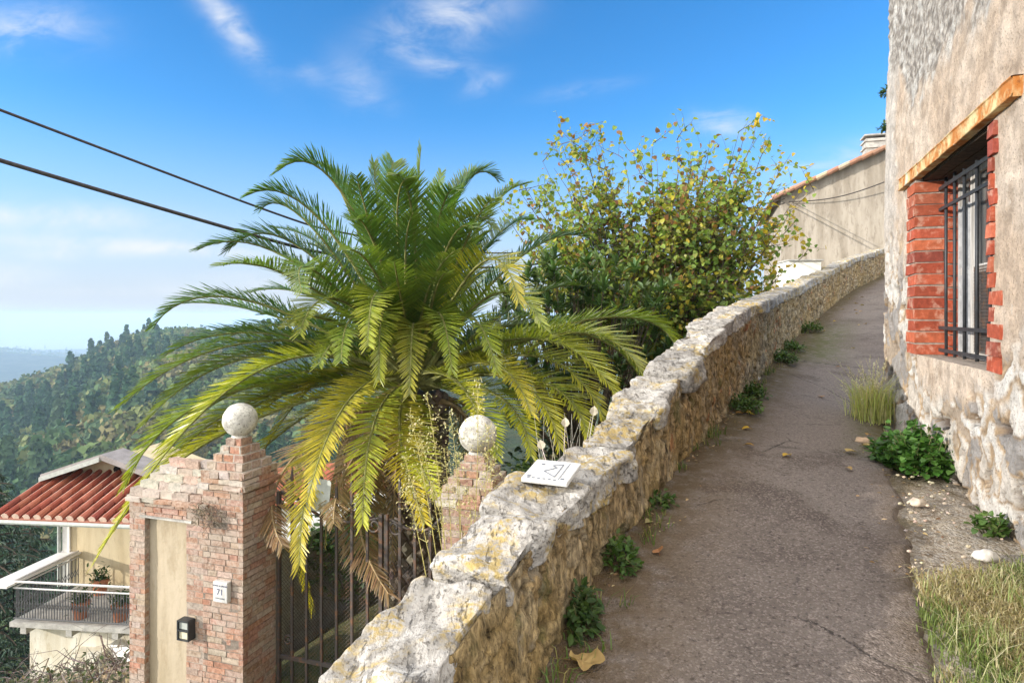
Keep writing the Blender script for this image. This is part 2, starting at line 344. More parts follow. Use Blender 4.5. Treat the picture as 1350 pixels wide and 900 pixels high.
wall=empty('stone_wall',(0.2,2.5,-1.3),'low rough stone wall with pale lichened top climbing beside the asphalt path','wall')
def stone_color(h, r2):
    pal=[(.40,.32,.215),(.47,.385,.27),(.33,.26,.18),(.42,.36,.28),(.38,.28,.165),(.50,.43,.33)]
    c=pal[int(h*5.99)]; 
    if r2>.965: c=(.42,.17,.09)
    return c
def hsh(p): return (math.sin(p[0]*127.1+p[1]*311.7+p[2]*74.7)*43758.5453)%1.0
mb=MB()
srow=[]; s=.0
while s<STOT-.5:
    srow.append(s); y=float(np.interp(s,SL,YS)); s+=max(.016,.0042*y)
NV=56
pts=[];cols=[]
for s in srow:
    f,tp,t,n=wl(s); f=f.copy(); f.z-=.10; r=[];cr=[]
    for j in range(NV+1):
        v=j/NV; p=f.lerp(tp,v*.93); hz=p.z
        q=Vector((s*1.0, hz*1.55-.15*s, 0))
        warp=Vector((fbm(q*3+Vector((7,0,0)),3),fbm(q*3+Vector((0,9,3)),3),0))*.20+Vector((fbm(q*11,2),fbm(q*11+Vector((3,3,0)),2),0))*.05
        far=sstep(3.5,6,p.y); sc=lerp(4.6,6.4,far)*(1+.25*noise.noise(q*.7)) if False else lerp(4.6,6.4,far)
        dd,pp=noise.voronoi((q+warp)*sc); e=clamp((dd[1]-dd[0])*2.6)
        h1=hsh(pp[0]); h2=hsh(pp[1])
        bulge=sstep(0,.30,e)*(.006+.016*h1)*lerp(.6,1.2,far)
        rough=fbm(Vector((s*7,hz*7,3)),5)*.011+fbm(Vector((s*24,hz*13,3)),4)*.006+fbm(Vector((s*1.7,hz*1.7,1)),3)*.012
        d=bulge+rough
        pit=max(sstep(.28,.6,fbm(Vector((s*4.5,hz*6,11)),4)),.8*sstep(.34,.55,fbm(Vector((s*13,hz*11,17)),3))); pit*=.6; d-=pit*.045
        w=p-n*d     # outwards to the path = -n
        c=stone_color(h1,h2); mo=(.34,.255,.15)
        c=mixc(mo,c,sstep(.05,.35,e)*lerp(.62,.95,far)); c=(c[0]*1.0,c[1]*.97,c[2]*.90)
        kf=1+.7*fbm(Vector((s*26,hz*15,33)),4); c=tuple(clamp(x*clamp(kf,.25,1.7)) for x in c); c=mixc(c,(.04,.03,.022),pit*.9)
        gm=sstep(.30,.0,v)*sstep(-.2,.3,fbm(Vector((s*3,hz*3,5)),3)); c=mixc(c,(.10,.11,.03),gm*.75)
        c=mixc(c,(.40,.28,.12),sstep(.0,.5,fbm(Vector((s*1.1,hz*1.5,21)),4))*.55)
        r.append(w);cr.append(c)
    # over the top under the coping, then down the garden side
    for k,(a,b) in enumerate(((.10,0.),(.9,.0),(1.0,-.05),(1.02,-.6),(1.05,-1.4),(1.1,-2.9))):
        p=tp+n*(WT*a); p.z+=b-.085
        pr=fbm(Vector((s*3,p.z*4,k)),4)*.03
        r.append(p+n*pr*(k>1)); cr.append((.30,.25,.17))
    pts.append(r);cols.append(cr)
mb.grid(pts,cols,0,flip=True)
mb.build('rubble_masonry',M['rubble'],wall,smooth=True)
# coping: pale limestone blocks
def block(mb, fr, s0, s1, w0, w1, zt, zb, n, seed, tilt=0., rough=.03, c=(1,1,1)):
    """rough squared block lying along the wall from s0 to s1"""
    f0,tp,t,nn=wl((s0+s1)/2); _,ta,_,_=wl(s0); _,tb,_,_=wl(s1); sl=(tb.z-ta.z)/max(.01,(s1-s0)); sl=clamp(sl,-.1,.55)*fr
    L=(s1-s0)/2; up=(Vector((0,0,1))-t*sl).normalized(); tt=(t+Vector((0,0,sl))).normalized()
    cen=ta.lerp(tb,.5)
    so=Vector((seed*3.1,seed*1.7,seed*.9))
    N=n
    vid={}
    def V(a,b,c_):
        key=(round(a,4),round(b,4),round(c_,4))
        if key in vid: return vid[key]
        v=Vector((a,b,c_)); r8=(abs(a)**14+abs(b)**14+abs(c_)**14)**(1/14); v=v/max(r8,1e-6)*1.0 if r8>0 else v
        x=v.x*L; yv=lerp(w0,w1,(v.y+1)/2); z=lerp(zb,zt,(v.z+1)/2)
        yv+=tilt*0
        q=Vector((x,yv,z))*2.2+so
        dsp=fbm(q,4)*rough*1.5+fbm(q*3.7,4)*rough*.7-abs(noise.noise(q*1.9))*rough*1.2
        lr=noise.noise(Vector((x*1.6,0,seed*5.)))*.05*(1 if v.y<0 else .7)
        nd=Vector((v.x**5,v.y**5,v.z**5)); nd=nd/(nd.length+1e-6)
        x+=nd.x*dsp*.6; yv+=nd.y*(dsp*1.4+lr); z+=nd.z*dsp
        z+=tilt*(v.y)*.5*(w1-w0)
        p=cen+tt*x+nn*yv+up*z
        vid[key]=mb.vert(p); return vid[key]
    for ax in range(3):
        for sg in (-1,1):
            for i in range(N):
                for j in range(N):
                    q=[]
                    for (di,dj) in ((0,0),(1,0),(1,1),(0,1)):
                        u=-1+2*(i+di)/N; v=-1+2*(j+dj)/N
                        a=[0,0,0]; a[ax]=sg; a[(ax+1)%3]=u; a[(ax+2)%3]=v; q.append(V(*a))
                    if sg<0: q=q[::-1]
                    mb.face(q,c)
mb=MB(); s=.35; k=0; r2=random.Random(5)
while s<STOT-.6:
    y=float(np.interp(s,SL,YS)); L=r2.uniform(.38,.72) if y<5 else r2.uniform(.3,.65)
    n=26 if y<3.2 else (18 if y<6 else 10)
    hh=r2.uniform(-.012,.010); 
    block(mb,.9,s+.004,s+L-.006,-.035-r2.uniform(0,.022),WT+r2.uniform(-.02,.03),hh,-.12-r2.uniform(0,.05),n,k*1.37+.3,r2.uniform(-.05,.05),.026 if y<6 else .016,(lambda k_:(k_,k_*.985,k_*.96))(r2.uniform(.78,1.08)))
    s+=L; k+=1
mb.build('coping',M['limestone'],wall,smooth=True)

# ------------------------------------------------------------------ path, verge, ground
def ground_rows():
    return None
HD=Vector((.3445,.9388,0)); HN=Vector((-.9388,.3445,0)); KX,KY=3.677,6.384
def HP(a,z,out=0.):
    """point on the house facade: a metres from its far corner towards the camera"""
    p=Vector((KX,KY,0))-HD*a+HN*out; p.z=z; return p
def ha(px): return (KY-1.3345/((px-675)/F-.367))/.9388
EDGE=[(-3,-.25),(0.3,.75),(1.0,.92),(1.7,1.2),(2.08,1.41),(2.9,1.84),(3.65,2.24),(5.0,2.92),(6.2,3.62),(7.2,4.6),(9,6.0),(27,21)]
def edge_x(y): return float(np.interp(y,[e[0] for e in EDGE],[e[1] for e in EDGE]))
# verge sheet (bare gravelly soil), from the wall foot to beyond the facade
mb=MB(); pts=[];cols=[]
ys=np.concatenate([np.arange(-3,7.5,.06),np.arange(7.5,27,.5)])
for y in ys:
    r=[];cr=[]
    x0=float(np.interp(y,YS,LX))-.05 if y>.2 else -.9+.3*y
    x1=max(4.6,x0+3.5)
    for j in range(70):
        x=lerp(x0,x1,j/69); z=gz(x,y)-.022
        ex=edge_x(y); lift=sstep(ex-.10,ex+.25,x)
        z+=lift*(.012+.010*fbm(Vector((x*2,y*2,0)),4))+fbm(Vector((x*11,y*11,4)),5)*.016*lift
        r.append((x,y,z)); cr.append((1,1,1))
    pts.append(r);cols.append(cr)
mb.grid(pts,cols,0,flip=True)
tag(mb.build('verge',M['soil'],smooth=True),kind='structure')
mb=MB(); pts=[];cols=[]
ys=np.concatenate([np.arange(-3,9,.05),np.arange(9,27,.25)])
for y in ys:
    r=[];cr=[]
    x0=float(np.interp(y,YS,LX))-.03 if y>.2 else -.9+.3*y
    ex=edge_x(y)+fbm(Vector((0,y*3,2)),4)*.05+fbm(Vector((3,y*16,2)),3)*.03
    for j in range(56):
        u=j/55; x=lerp(x0,ex,u); z=gz(x,y)+.006+fbm(Vector((x*1.2,y*1.2,9)),3)*.012
        if u>.98: z-=.03
        d=x-x0
        dirt=clamp(sstep(.75,.0,d)*1.0+sstep(.25,.0,ex-x)*.6)
        moss=sstep(.5,.05,d)*sstep(4.2,5.4,y)*.9+sstep(1.3,.4,d)*sstep(8.2,9.2,y)*sstep(13,10.5,y)*.95+sstep(.35,.02,d)*sstep(2.8,3.4,y)*.4
        moss+=sstep(.5,.05,ex-x)*sstep(4.4,5,y)*sstep(7,6,y)*.7
        joint=sstep(.035,.0,abs((y+.45*(x-2.5)+fbm(Vector((x*2,0,3)),3)*.05)-9.3))+.6*sstep(.03,0,abs(y+.25*(x-2)+fbm(Vector((x*3,0,8)),3)*.06-4.75))
        r.append((x,y,z-joint*.006)); cr.append((dirt,clamp(moss),clamp(joint)))
    pts.append(r);cols.append(cr)
mb.grid(pts,cols,0,flip=True)
tag(mb.build('path',M['asphalt'],smooth=True),kind='structure')

# garden and hillside below the wall
def garden_z(x,y):
    i,d=near(x,y); d=-d
    zb=float(LZ[i])
    drop=-2.75+.0*d
    z=zb+drop+sstep(8,20,y)*.6
    if d>4.2: z-= (d-4.2)*.66
    if d<.35: z=min(z,zb-1.5)
    return max(z,-70)
mb=MB(); pts=[];cols=[]
xs=np.concatenate([-np.geomspace(120,4,46),np.arange(-3.8,6,.35),np.arange(6,46,2)]); ysg=np.concatenate([np.arange(-6,24,.6),np.geomspace(24,150,30)])
for y in ysg:
    r=[];cr=[]
    for x in xs:
        i,d=near(x,y)
        if d>-.2: z=gz(x,y)-.25-(3.0 if d<.3 else 0)*0
        else: z=garden_z(x,y)+fbm(Vector((x*.3,y*.3,0)),4)*.25
        if y>27: z=min(z, z-(y-27)*.1) 
        r.append((x,y,z)); cr.append((1,1,1))
    pts.append(r);cols.append(cr)
mb.grid(pts,cols,0,flip=True)
tag(mb.build('ground',M['garden_soil'],smooth=True),kind='structure')

# wooded hill across the valley
RX=[-700,-300,-150,0,40,75,130,200,260,330,450,650,900,1400]; RR=[600,575,548,514,503,492,466,441,436,442,454,468,480,480]
def hill(px,Y):
    Rr=float(np.interp(px,RX,RR)); Yr=620+ .12*(px-200)
    zr=(415-Rr)/F*Yr
    if Y<=Yr:
        t=(Y-110)/(Yr-110); t=clamp(t); z=lerp(-78,zr-6,t**.85)
    else: z=zr-6-(Y-Yr)*.22
    x=(px-675)/F*Y
    z+=fbm(Vector((x*.008,Y*.008,0)),4)*9*sstep(110,220,Y)*(.4 if Y>Yr-90 else 1)
    return x,z
mb=MB(); pts=[];cols=[]
for Y in np.concatenate([np.arange(105,760,12),[820,900,1000]]):
    r=[]
    for px in np.arange(-700,1400,20):
        x,z=hill(px,Y); r.append((x,Y,max(z,-248)))
    pts.append(r);cols.append([(1,1,1)]*len(r))
mb.grid(pts,cols,0,flip=True)
tag(mb.build('wooded_hill',M['forest_floor'],smooth=True),kind='structure')
mb=MB(); pts=[];cols=[]
FX=[-900,-200,0,75,150,300,500,1500]; FR=[446,452,461,468,474,482,490,500]
for Y in np.arange(2000,4400,60):
    r=[]
    for px in np.arange(-900,1500,12):
        zr=(415-float(np.interp(px,FX,FR)))/F*3000; x=(px-675)/F*Y
        z=lerp(-255,zr,sstep(2000,3000,Y)) if Y<=3000 else zr-(Y-3000)*.15
        z+=fbm(Vector((x*.002,Y*.002,5)),5)*22*sstep(2000,2500,Y)*(.35 if 2800<Y<3200 else 1)+noise.noise(Vector((x*.05,Y*.05,1)))*2.5
        r.append((x,Y,max(z,-258)))
    pts.append(r);cols.append([(1,1,1)]*len(r))
mb.grid(pts,cols,0,flip=True)
tag(mb.build('distant_hill',M['far_hill'],smooth=True),kind='structure')
mb=MB(); mb.poly([(-60000,-2000,-250),(60000,-2000,-250),(60000,60000,-250),(-60000,60000,-250)])
tag(mb.build('plain',M['far_plain']),kind='structure')
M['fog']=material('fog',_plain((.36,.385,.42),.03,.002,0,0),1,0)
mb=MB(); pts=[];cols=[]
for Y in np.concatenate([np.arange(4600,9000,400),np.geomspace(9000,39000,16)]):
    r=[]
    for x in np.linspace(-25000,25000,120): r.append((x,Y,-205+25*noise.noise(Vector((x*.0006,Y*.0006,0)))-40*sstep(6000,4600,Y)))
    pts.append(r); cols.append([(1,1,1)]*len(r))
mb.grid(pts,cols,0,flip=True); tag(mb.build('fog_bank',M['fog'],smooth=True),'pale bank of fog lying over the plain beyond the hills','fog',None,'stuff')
# tree cover of the hill: leafy crowns in one mass
rg=np.random.default_rng(3)
def forest(name,n,pxr,Yr,mapfn,size,quads,label=None):
    px=rg.uniform(pxr[0],pxr[1],n); Y=np.sqrt(rg.uniform(Yr[0]**2,Yr[1]**2,n))
    V=[];C=[]
    for a,b in zip(px,Y):
        x,z=mapfn(a,b)
        s=size*rg.choice([.55,.7,.9,1.1,1.5]); conif=noise.noise(Vector((x*.012,b*.012,7)))+rg.uniform(-.45,.18)
        q=quads if b>300 else int(quads*1.5)
        d=rg.normal(size=(q,3)); d/=np.linalg.norm(d,axis=1)[:,None]; d[:,2]=np.abs(d[:,2])*1.0-.25
        lump=1+.35*np.sin(d[:,0]*4+a)*np.cos(d[:,1]*5+b)
        rad=rg.uniform(.45,1.12,q)*lump
        if conif>.15:
            h=rg.uniform(0,1,q); rr=(1-h)*.62+.05; an=rg.uniform(0,6.28,q)
            cpos=np.stack([np.cos(an)*rr*s*.62,np.sin(an)*rr*s*.62,h*s*1.9-.3*s],1); nrm=np.stack([np.cos(an),np.sin(an),np.full(q,.7)],1)
            base=.95*np.array([.045,.10,.045]) if rg.random()<.75 else np.array([.065,.11,.045])
        else:
            cpos=d*rad[:,None]*np.array([s*.62,s*.62,s*.58])+np.array([0,0,s*.35]); nrm=d.copy()
            pal=1.0*np.array([[.06,.115,.04],[.08,.135,.045],[.11,.155,.05],[.15,.17,.055],[.17,.15,.06],[.09,.14,.06],[.06,.11,.045]])
            base=pal[int(clamp(3.5+5*noise.noise(Vector((x*.02,b*.02,3)))+rg.normal()*1.1,0,6))]
        nrm=nrm+rg.normal(size=(q,3))*.55; nrm/=np.linalg.norm(nrm,axis=1)[:,None]
        u=np.cross(nrm,rg.normal(size=(q,3))); u/=np.linalg.norm(u,axis=1)[:,None]+1e-9; w=np.cross(nrm,u)
        hs=(s*.105*rg.uniform(.6,1.3,q))[:,None]
        c0=cpos+np.array([x,b,z])
        V.append(np.stack([c0-u*hs-w*hs*.6,c0+u*hs-w*hs*.6,c0+u*hs*.7+w*hs*.9,c0-u*hs*.8+w*hs*.7],1))
        C.append(np.clip(base*rg.uniform(.65,1.4,(q,1)),0,1))
    V=np.concatenate(V).reshape(-1,3); C=np.concatenate(C); nf=len(C)
    me=bpy.data.meshes.new(name); me.vertices.add(len(V)); me.vertices.foreach_set('co',V.ravel().astype(np.float32))
    me.loops.add(nf*4); me.loops.foreach_set('vertex_index',np.arange(nf*4,dtype=np.int32)); me.polygons.add(nf)
    me.polygons.foreach_set('loop_start',np.arange(0,nf*4,4,dtype=np.int32)); me.update(calc_edges=True)
    ca=me.color_attributes.new('Col','FLOAT_COLOR','CORNER'); cc=np.ones((nf*4,4),np.float32); cc[:,:3]=np.repeat(C,4,0); ca.data.foreach_set('color',cc.ravel())
    me.materials.append(M['forest_leaf']); o=bpy.data.objects.new(name,me); col.objects.link(o)
    tag(o,label,'woodland',None,'stuff'); return o
forest('woodland',4600,(-140,560),(120,640),hill,10.,170,'mixed green and autumn woodland covering the hill across the valley')
def fh(px,Y):
    zr=(415-float(np.interp(px,FX,FR)))/F*3000; return (px-675)/F*Y, zr-(abs(Y-3000))*.06+2
forest('ridge_woodland',1500,(-120,420),(2800,3030),fh,16.,14,'hazy blue line of trees along the farthest ridge')

# ------------------------------------------------------------------ house on the right
house=empty('stone_house',tuple(HP(2,-1.1)),'old stone house with peeling beige plaster and a barred window beside the path','house')
OA0,OA1,OZ0,OZ1=1.331,3.02,-.3145,1.075
def hz0(a):
    p=HP(a,0,.02); return gz(p.x,p.y)-.12
mb=MB(); da=.0165; dz=.0165
na=int(5.2/da); nz=int(5.6/dz); z0=-1.35
pts=[];cols=[]
for i in range(na+1):
    a=i*da-.0; r=[];cr=[]
    for j in range(nz+1):
        z=z0+j*dz
        q=Vector((a,z,0)); w=Vector((fbm(q*2.5,3),fbm(q*2.5+Vector((5,5,0)),3),0))
        big=fbm(q*1.3+Vector((3,1,0)),4)
        n2=fbm(q*5,4)
        low=sstep(.12,-.12, z+.42-.32*sstep(2.2,4.0,a)+.25*big+.12*n2)
        left=sstep(.15,-.1,a-.95+.35*big+.25*n2-.25*sstep(.9,-.2,z))*sstep(1.0,.2,z+.4*big)
        top=sstep(-.12,.12, z-1.93+.28*big+.14*n2+.12*sstep(.5,1.2,a)-.4*sstep(.9,.3,a))
        ex=max(low,left)
        dd,pp=noise.voronoi((q+w*.10)*Vector((4.2,5.0,1)) if False else Vector(((a+w.x*.09)*2.9+w.x*.75+fbm(q*8,2)*.16,(z+w.y*.09)*3.9+w.y*.5+fbm(q*8+Vector((4,4,0)),2)*.16,0)))
        e=clamp((dd[1]-dd[0])*2.2); h1=hsh(pp[0]); h2_=hsh(pp[0]*1.7)
        st_=sstep(.06,.24,e)
        fine=fbm(q*9,5)
        cp=mixc((.50,.385,.285),(.58,.475,.375),sstep(-.4,.4,big)); cp=mixc(cp,(.38,.29,.21),sstep(.15,.5,fbm(q*3.1+Vector((9,9,0)),4))*.6)
        cst=mixc((.46,.40,.33),(.64,.61,.56),h1); 
        if h1<.3: cst=(.36,.29,.22)
        if h2_>.8: cst=(.30,.28,.26)
        cmo=(.42,.30,.18)
        cs=mixc(cmo,cst,st_); cs=mixc(cs,(.20,.145,.095),sstep(.10,.02,e)*sstep(-.15,.2,fbm(q*2.2+Vector((1,2,0)),3))*.85)  # thin dark mortar lines, with the shadow of the gaps painted in
        cru=mixc((.20,.175,.15),(.46,.42,.37),sstep(-.35,.35,fbm(q*19,4))); cru=mixc(cru,(.58,.55,.50),sstep(.22,.4,n2)*.8)
        corner=sstep(.62,.35,a+.2*n2); cp=mixc(cp,(.50,.46,.41),corner*.8)
        hole=sstep(.30,.46,fbm(q*6+Vector((2,8,0)),4))*ex
        c=mixc(cp,cs,ex); c=mixc(c,cru,top); c=mixc(c,(.10,.07,.05),hole*.9)
        cracks=sstep(.035,.0,abs(fbm(q*1.7+Vector((20,3,0)),5)))*sstep(.1,.5,fbm(q*.9+Vector((1,30,0)),2)+.25)
        c=mixc(c,(.26,.20,.15),cracks*.4)
        d=fine*.006+big*.012
        d+=ex*(-.010+st_*(.004+.006*h1)+fbm(q*7,5)*.006+fbm(q*26,3)*.006)-hole*.06
        d+=top*(-.010+fbm(q*21,4)*.010); d-=cracks*.006
        d+=-.012*(z)+0.0
        p=HP(a,z,d)
        if i==0: p=HP(a+.012*n2,z,d)
        r.append(p);cr.append(c)
    pts.append(r);cols.append(cr)
def skip(i,j):
    a=i*da; z=z0+j*dz
    return OA0-.005<=a<=OA1-.01 and OZ0<=z<=OZ1
mb.grid(pts,cols,0,flip=False,skip=skip)
# the end wall round the corner, rear part and roof
D=HN*-4.5
def colr(): return (.60,.55,.48)
rows=[];crs=[]
for i in range(26):
    v=i/25*4.5; rr=[];cc=[]
    for j in range(nz+1):
        p=Vector(pts[0][j])-HN*v+HD*(fbm(Vector((v*3,j*dz*3,0)),4)*.02*(i>0)); rr.append(p); cc.append(cols[0][j] if i<2 else colr())
    rows.append(rr);crs.append(cc)
mb.grid(rows,crs,0,flip=True)
hw=mb.build('facade',M['house_render'],house,smooth=True)
mb=MB(); e=HP(5.2,z0,-.03); 
mb.box(HP(5.18,z0,-.4),HD*.02,HN*-4.1,(0,0,5.6)); mb.build('back_wall',M['gable_plaster'],house)
mb=MB(); mb.box(HP(5.5,z0+5.6,.45),HD*5.9,HN*-5.4,(0,0,.18)); mb.build('roof',M['terracotta'],house)
# window opening with its reveals
CH=.0914
win=MB()
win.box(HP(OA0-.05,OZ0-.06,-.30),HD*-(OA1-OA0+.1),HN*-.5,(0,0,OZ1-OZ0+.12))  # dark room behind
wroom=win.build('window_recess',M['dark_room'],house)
mb=MB(); mbi=MB(); mbn=MB(); r3=random.Random(11)
def brickc(r): 
    c=r.choice([(.40,.090,.042),(.43,.105,.05),(.33,.070,.035),(.45,.13,.07),(.37,.082,.042),(.29,.07,.045)]); return jitc(c,.16,r)
nc=15; ch=(OZ1-.02-OZ0)/nc
for k in range(nc):
    z=OZ0+.004+k*ch; hh=ch-.013
    tooth=.05*(k%2)+r3.uniform(0,.045); o=r3.uniform(.012,.020)
    split=r3.random()<.45
    # far jamb : one course of bricks, wall face + reveal
    mb.box(HP(OA0+.03,z,o),HD*(.235+tooth*.8),HN*-(.19+o-r3.uniform(0,.012)),(0,0,hh),brickc(r3),0,.004,r3)
    # inner strip of the jamb behind the grille
    mbi.box(HP(OA0+.045+r3.uniform(-.008,.008),z-.02,-.205),HD*.16,HN*-.10,(0,0,hh),jitc((.42,.09,.04),.15,r3),0,.004,r3)
    # near jamb: broken ends of bricks seen in the plaster
    wd=r3.choice([.035,.05,.07,.09,.06,.16]) if k>2 else r3.uniform(.17,.20)
    if k==4: wd=.17
    mbn.box(HP(OA1-.012+wd,z,r3.uniform(.004,.014)),HD*(wd+.02),HN*-.17,(0,0,hh),brickc(r3),0,.006,r3)
mb.build('brick_jamb',M['red_brick'],house); mbi.build('inner_jamb',M['red_brick'],house); mbn.build('brick_jamb',M['red_brick'],house)
mb=MB()
mb.box(HP(OA0+.021,OZ0-.02,.007),HD*.205,HN*-.195,(0,0,OZ1-OZ0+.03)); mb.box(HP(OA0+.025,OZ0-.02,-.21),HD*.15,HN*-.10,(0,0,OZ1-OZ0+.03))
mb.box(HP(OA1+.10,OZ0-.02,-.03),HD*.10,HN*-.26,(0,0,OZ1-OZ0+.03))
mb.box(HP(OA1+.10,OZ0-.10,-.012),HD*-(-(OA1-OA0+.2)),HN*-.34,(0,0,.093)); mb.build('jamb_mortar',M['mortar'],house)
mb=MB(); mb.box(HP(OA1+.05,OZ1+.001,-.03),HD*(OA1-OA0+.1),HN*-.35,(0,0,.05))
for k in range(3): mb.box(HP(OA1+.05,OZ1-.018,-.04-.11*k),HD*(OA1-OA0+.1),HN*-.1,(0,0,.018))
mb.build('lintel_board',M['dark_wood'],house)
mb=MB(); rl=[];n=60
for i in range(n+1):
    a=lerp(.86,3.42,i/n); rr=[]
    for (o,z) in ((-.02,1.077),(.022,1.077),(.034,1.079),(.036,1.085),(.030,1.092),(.029,1.165),(.036,1.172),(.034,1.178),(.02,1.18),(-.02,1.18)):
        rr.append(HP(a,z+fbm(Vector((a*5,z*9,0)),3)*.003-.006*math.sin(a*1.2),o+fbm(Vector((a*6,z*20,1)),3)*.004))
    rl.append(rr)
mb.grid(rl,[[(1,1,1)]*10]*(n+1),0,flip=True); mb.box(HP(.862,1.077,.028),HD*.004,HN*-.05,(0,0,.1)); mb.box(HP(3.42,1.077,.028),HD*.004,HN*-.05,(0,0,.1))
mb.build('steel_lintel',M['rusty_steel'],house,smooth=False)
# casement behind the grille
w=MB(); A=lambda a: OA0+a
for (a,wd) in ((.10,.055),(.40,.05),(.47,.05),(1.05,.05),(1.60,.055)): w.box(HP(A(a+wd),OZ0,-.255),HD*wd,HN*-.045,(0,0,OZ1-OZ0-.02))
for z in (OZ0,.30,OZ1-.075): w.box(HP(A(1.66),z,-.26),HD*1.56,HN*-.035,(0,0,.055))
wo=w.build('window',M['weathered_wood'],house)
g=MB(); g.box(HP(A(1.66),OZ0,-.285),HD*1.56,HN*-.008,(0,0,OZ1-OZ0)); g.build('pane',M['dark_glass'],wo)
g=MB()
n=34; rr=[]
for i in range(n+1):
    a=lerp(.14,.42,i/n); o=-.270+.018*math.sin(i*1.35)+.006*math.sin(i*.7)
    rr.append([HP(A(a),z+ (.0),o) for z in np.linspace(OZ0+.02,.82,6)])
g.grid(rr,[[(1,1,1)]*6]*(n+1),0); g.build('curtain',M['curtain'],wo)
# woven wire over the panes
g=MB()
for i in range(46): g.box(HP(A(.5+.024*i),OZ0+.05,-.250),HD*-.004,HN*-.003,(0,0,.60))
for i in range(26): g.box(HP(A(.5),OZ0+.05+.024*i,-.248),HD*-1.1,HN*-.003,(0,0,.004))
g.build('wire_screen',M['iron'],wo)
gr=MB(); 
grille=empty('window_grille',tuple(HP(2.1,OZ0,-.155)),'black iron bar grille set in the brick window opening of the stone house','window grille')
for z,rad in ((.983,.014),(.82,.012),(-.10,.013),(-.272,.013)):
    b=MB(); b.box(HP(OA0-.02,z-rad,-.145),HD*-(OA1-OA0+.04),HN*-.012,(0,0,2*rad)); b.build('rail',M['dark_iron'],grille)
for Y in (5.97,5.80,5.56,5.31,5.02,4.74,4.46,4.18):
    y=Y*U; a=(KY-y)/.9388-.055; zt=1.04+rnd.uniform(-.02,.025); b=MB(); x=rnd.uniform(-.008,.008)
    b.tube([HP(a,-.31,-.165),HP(a+x,.3,-.165),HP(a,zt,-.165)],.0115,7); b.build('bar',M['dark_iron'],grille,smooth=True)

# ------------------------------------------------------------------ gate pillars
RD=Vector((.952,-.307,0)).normalized(); BD=Vector((.307,.952,0)).normalized(); UPV=Vector((0,0,1))
r4=random.Random(21)
def oldbrick(r):
    c=r.choice([(.40,.235,.165),(.42,.265,.195),(.37,.235,.17),(.43,.30,.23),(.39,.29,.225),(.44,.345,.275),(.41,.215,.145)]); return jitc(c,.12,r)
def brick_face(mb, o, u, n, W, z0, z1, ch=.058, bl=.22, keep=None, r=r4, dep=.05):
    """courses of single bricks on a vertical face; o lower left corner, u along, n outwards"""
    k=0; z=z0
    while z<z1-.01:
        h=min(ch,z1-z); x=-r.uniform(.02,bl*.9) if k%2 else -r.uniform(0,bl*.5)
        while x<W:
            L=r.choice([bl,bl,bl*.5,bl*.8])*r.uniform(.9,1.1); a=max(x,0); b=min(x+L-.010,W); x+=L
            if b-a<.02: continue
            if keep and not keep((a+b)/2,z+h/2): continue
            out=r.uniform(-.001,.003)+fbm(Vector((a*2+o.x,z*2,5)),3)*.004
            if r.random()<.04: out-=.010
            mb.box(o+u*a+UPV*(z-o.z)+n*out,u*(b-a),n*-dep,UPV*(h-.008),oldbrick(r),0,.0018,r)
        z+=ch; k+=1
def steps(mb, cen, w0, w1, z0, z1, n, r):
    for k in range(n):
        w=lerp(w0,w1,(k/(n-1)))/2; zz=lerp(z0,z1,k/n); h=(z1-z0)/n
        for sx in np.arange(-w,w-.02,.115):
            L=min(.11,w-sx)
            mb.box(cen+RD*sx-BD*(w+r.uniform(-.006,.01))+UPV*(zz-cen.z),RD*(L-.008),BD*(2*w),UPV*(h-.008),oldbrick(r) if r.random()<.75 else jitc((.5,.44,.37),.15,r),0,.006,r)
        for sy in np.arange(-w,w-.02,.13):
            L=min(.125,w-sy)
            mb.box(cen+RD*(w-.1+r.uniform(-.004,.012))+BD*sy+UPV*(zz-cen.z),RD*.1,BD*(L-.008),UPV*(h-.008),oldbrick(r),0,.006,r)
            mb.box(cen-RD*(w+r.uniform(-.004,.012))+BD*sy+UPV*(zz-cen.z),RD*.1,BD*(L-.008),UPV*(h-.008),oldbrick(r),0,.006,r)
        mb.box(cen-RD*(w-.01)-BD*(w-.01)+UPV*(zz-cen.z),RD*(2*w-.02),BD*(2*w-.02),UPV*(h-.003),(.46,.40,.33))
def ball(cen, rad, parent, seed):
    mb=MB(); N=40; rr=[];cc=[]
    for i in range(N+1):
        th=math.pi*i/N; row=[]
        for j in range(N*2+1):
            ph=math.pi*j/N; d=Vector((math.sin(th)*math.cos(ph),math.sin(th)*math.sin(ph),math.cos(th)))
            row.append(cen+d*rad*(1+fbm(d*3+Vector((seed,0,0)),4)*.02))
        rr.append(row);cc.append([(1,1,1)]*len(row))
    mb.grid(rr,cc,0,flip=False)
    mb.tube([cen-UPV*(rad+.02),cen-UPV*(rad-.03)],[.09,.07],14)
    return mb.build('stone_ball',M['stone_ball'],parent,smooth=True)
CL=Vector((-2.69,6.38,-1.036)); CR=Vector((-.297,5.61,-1.036)); PW=.235; ZB=-4.3
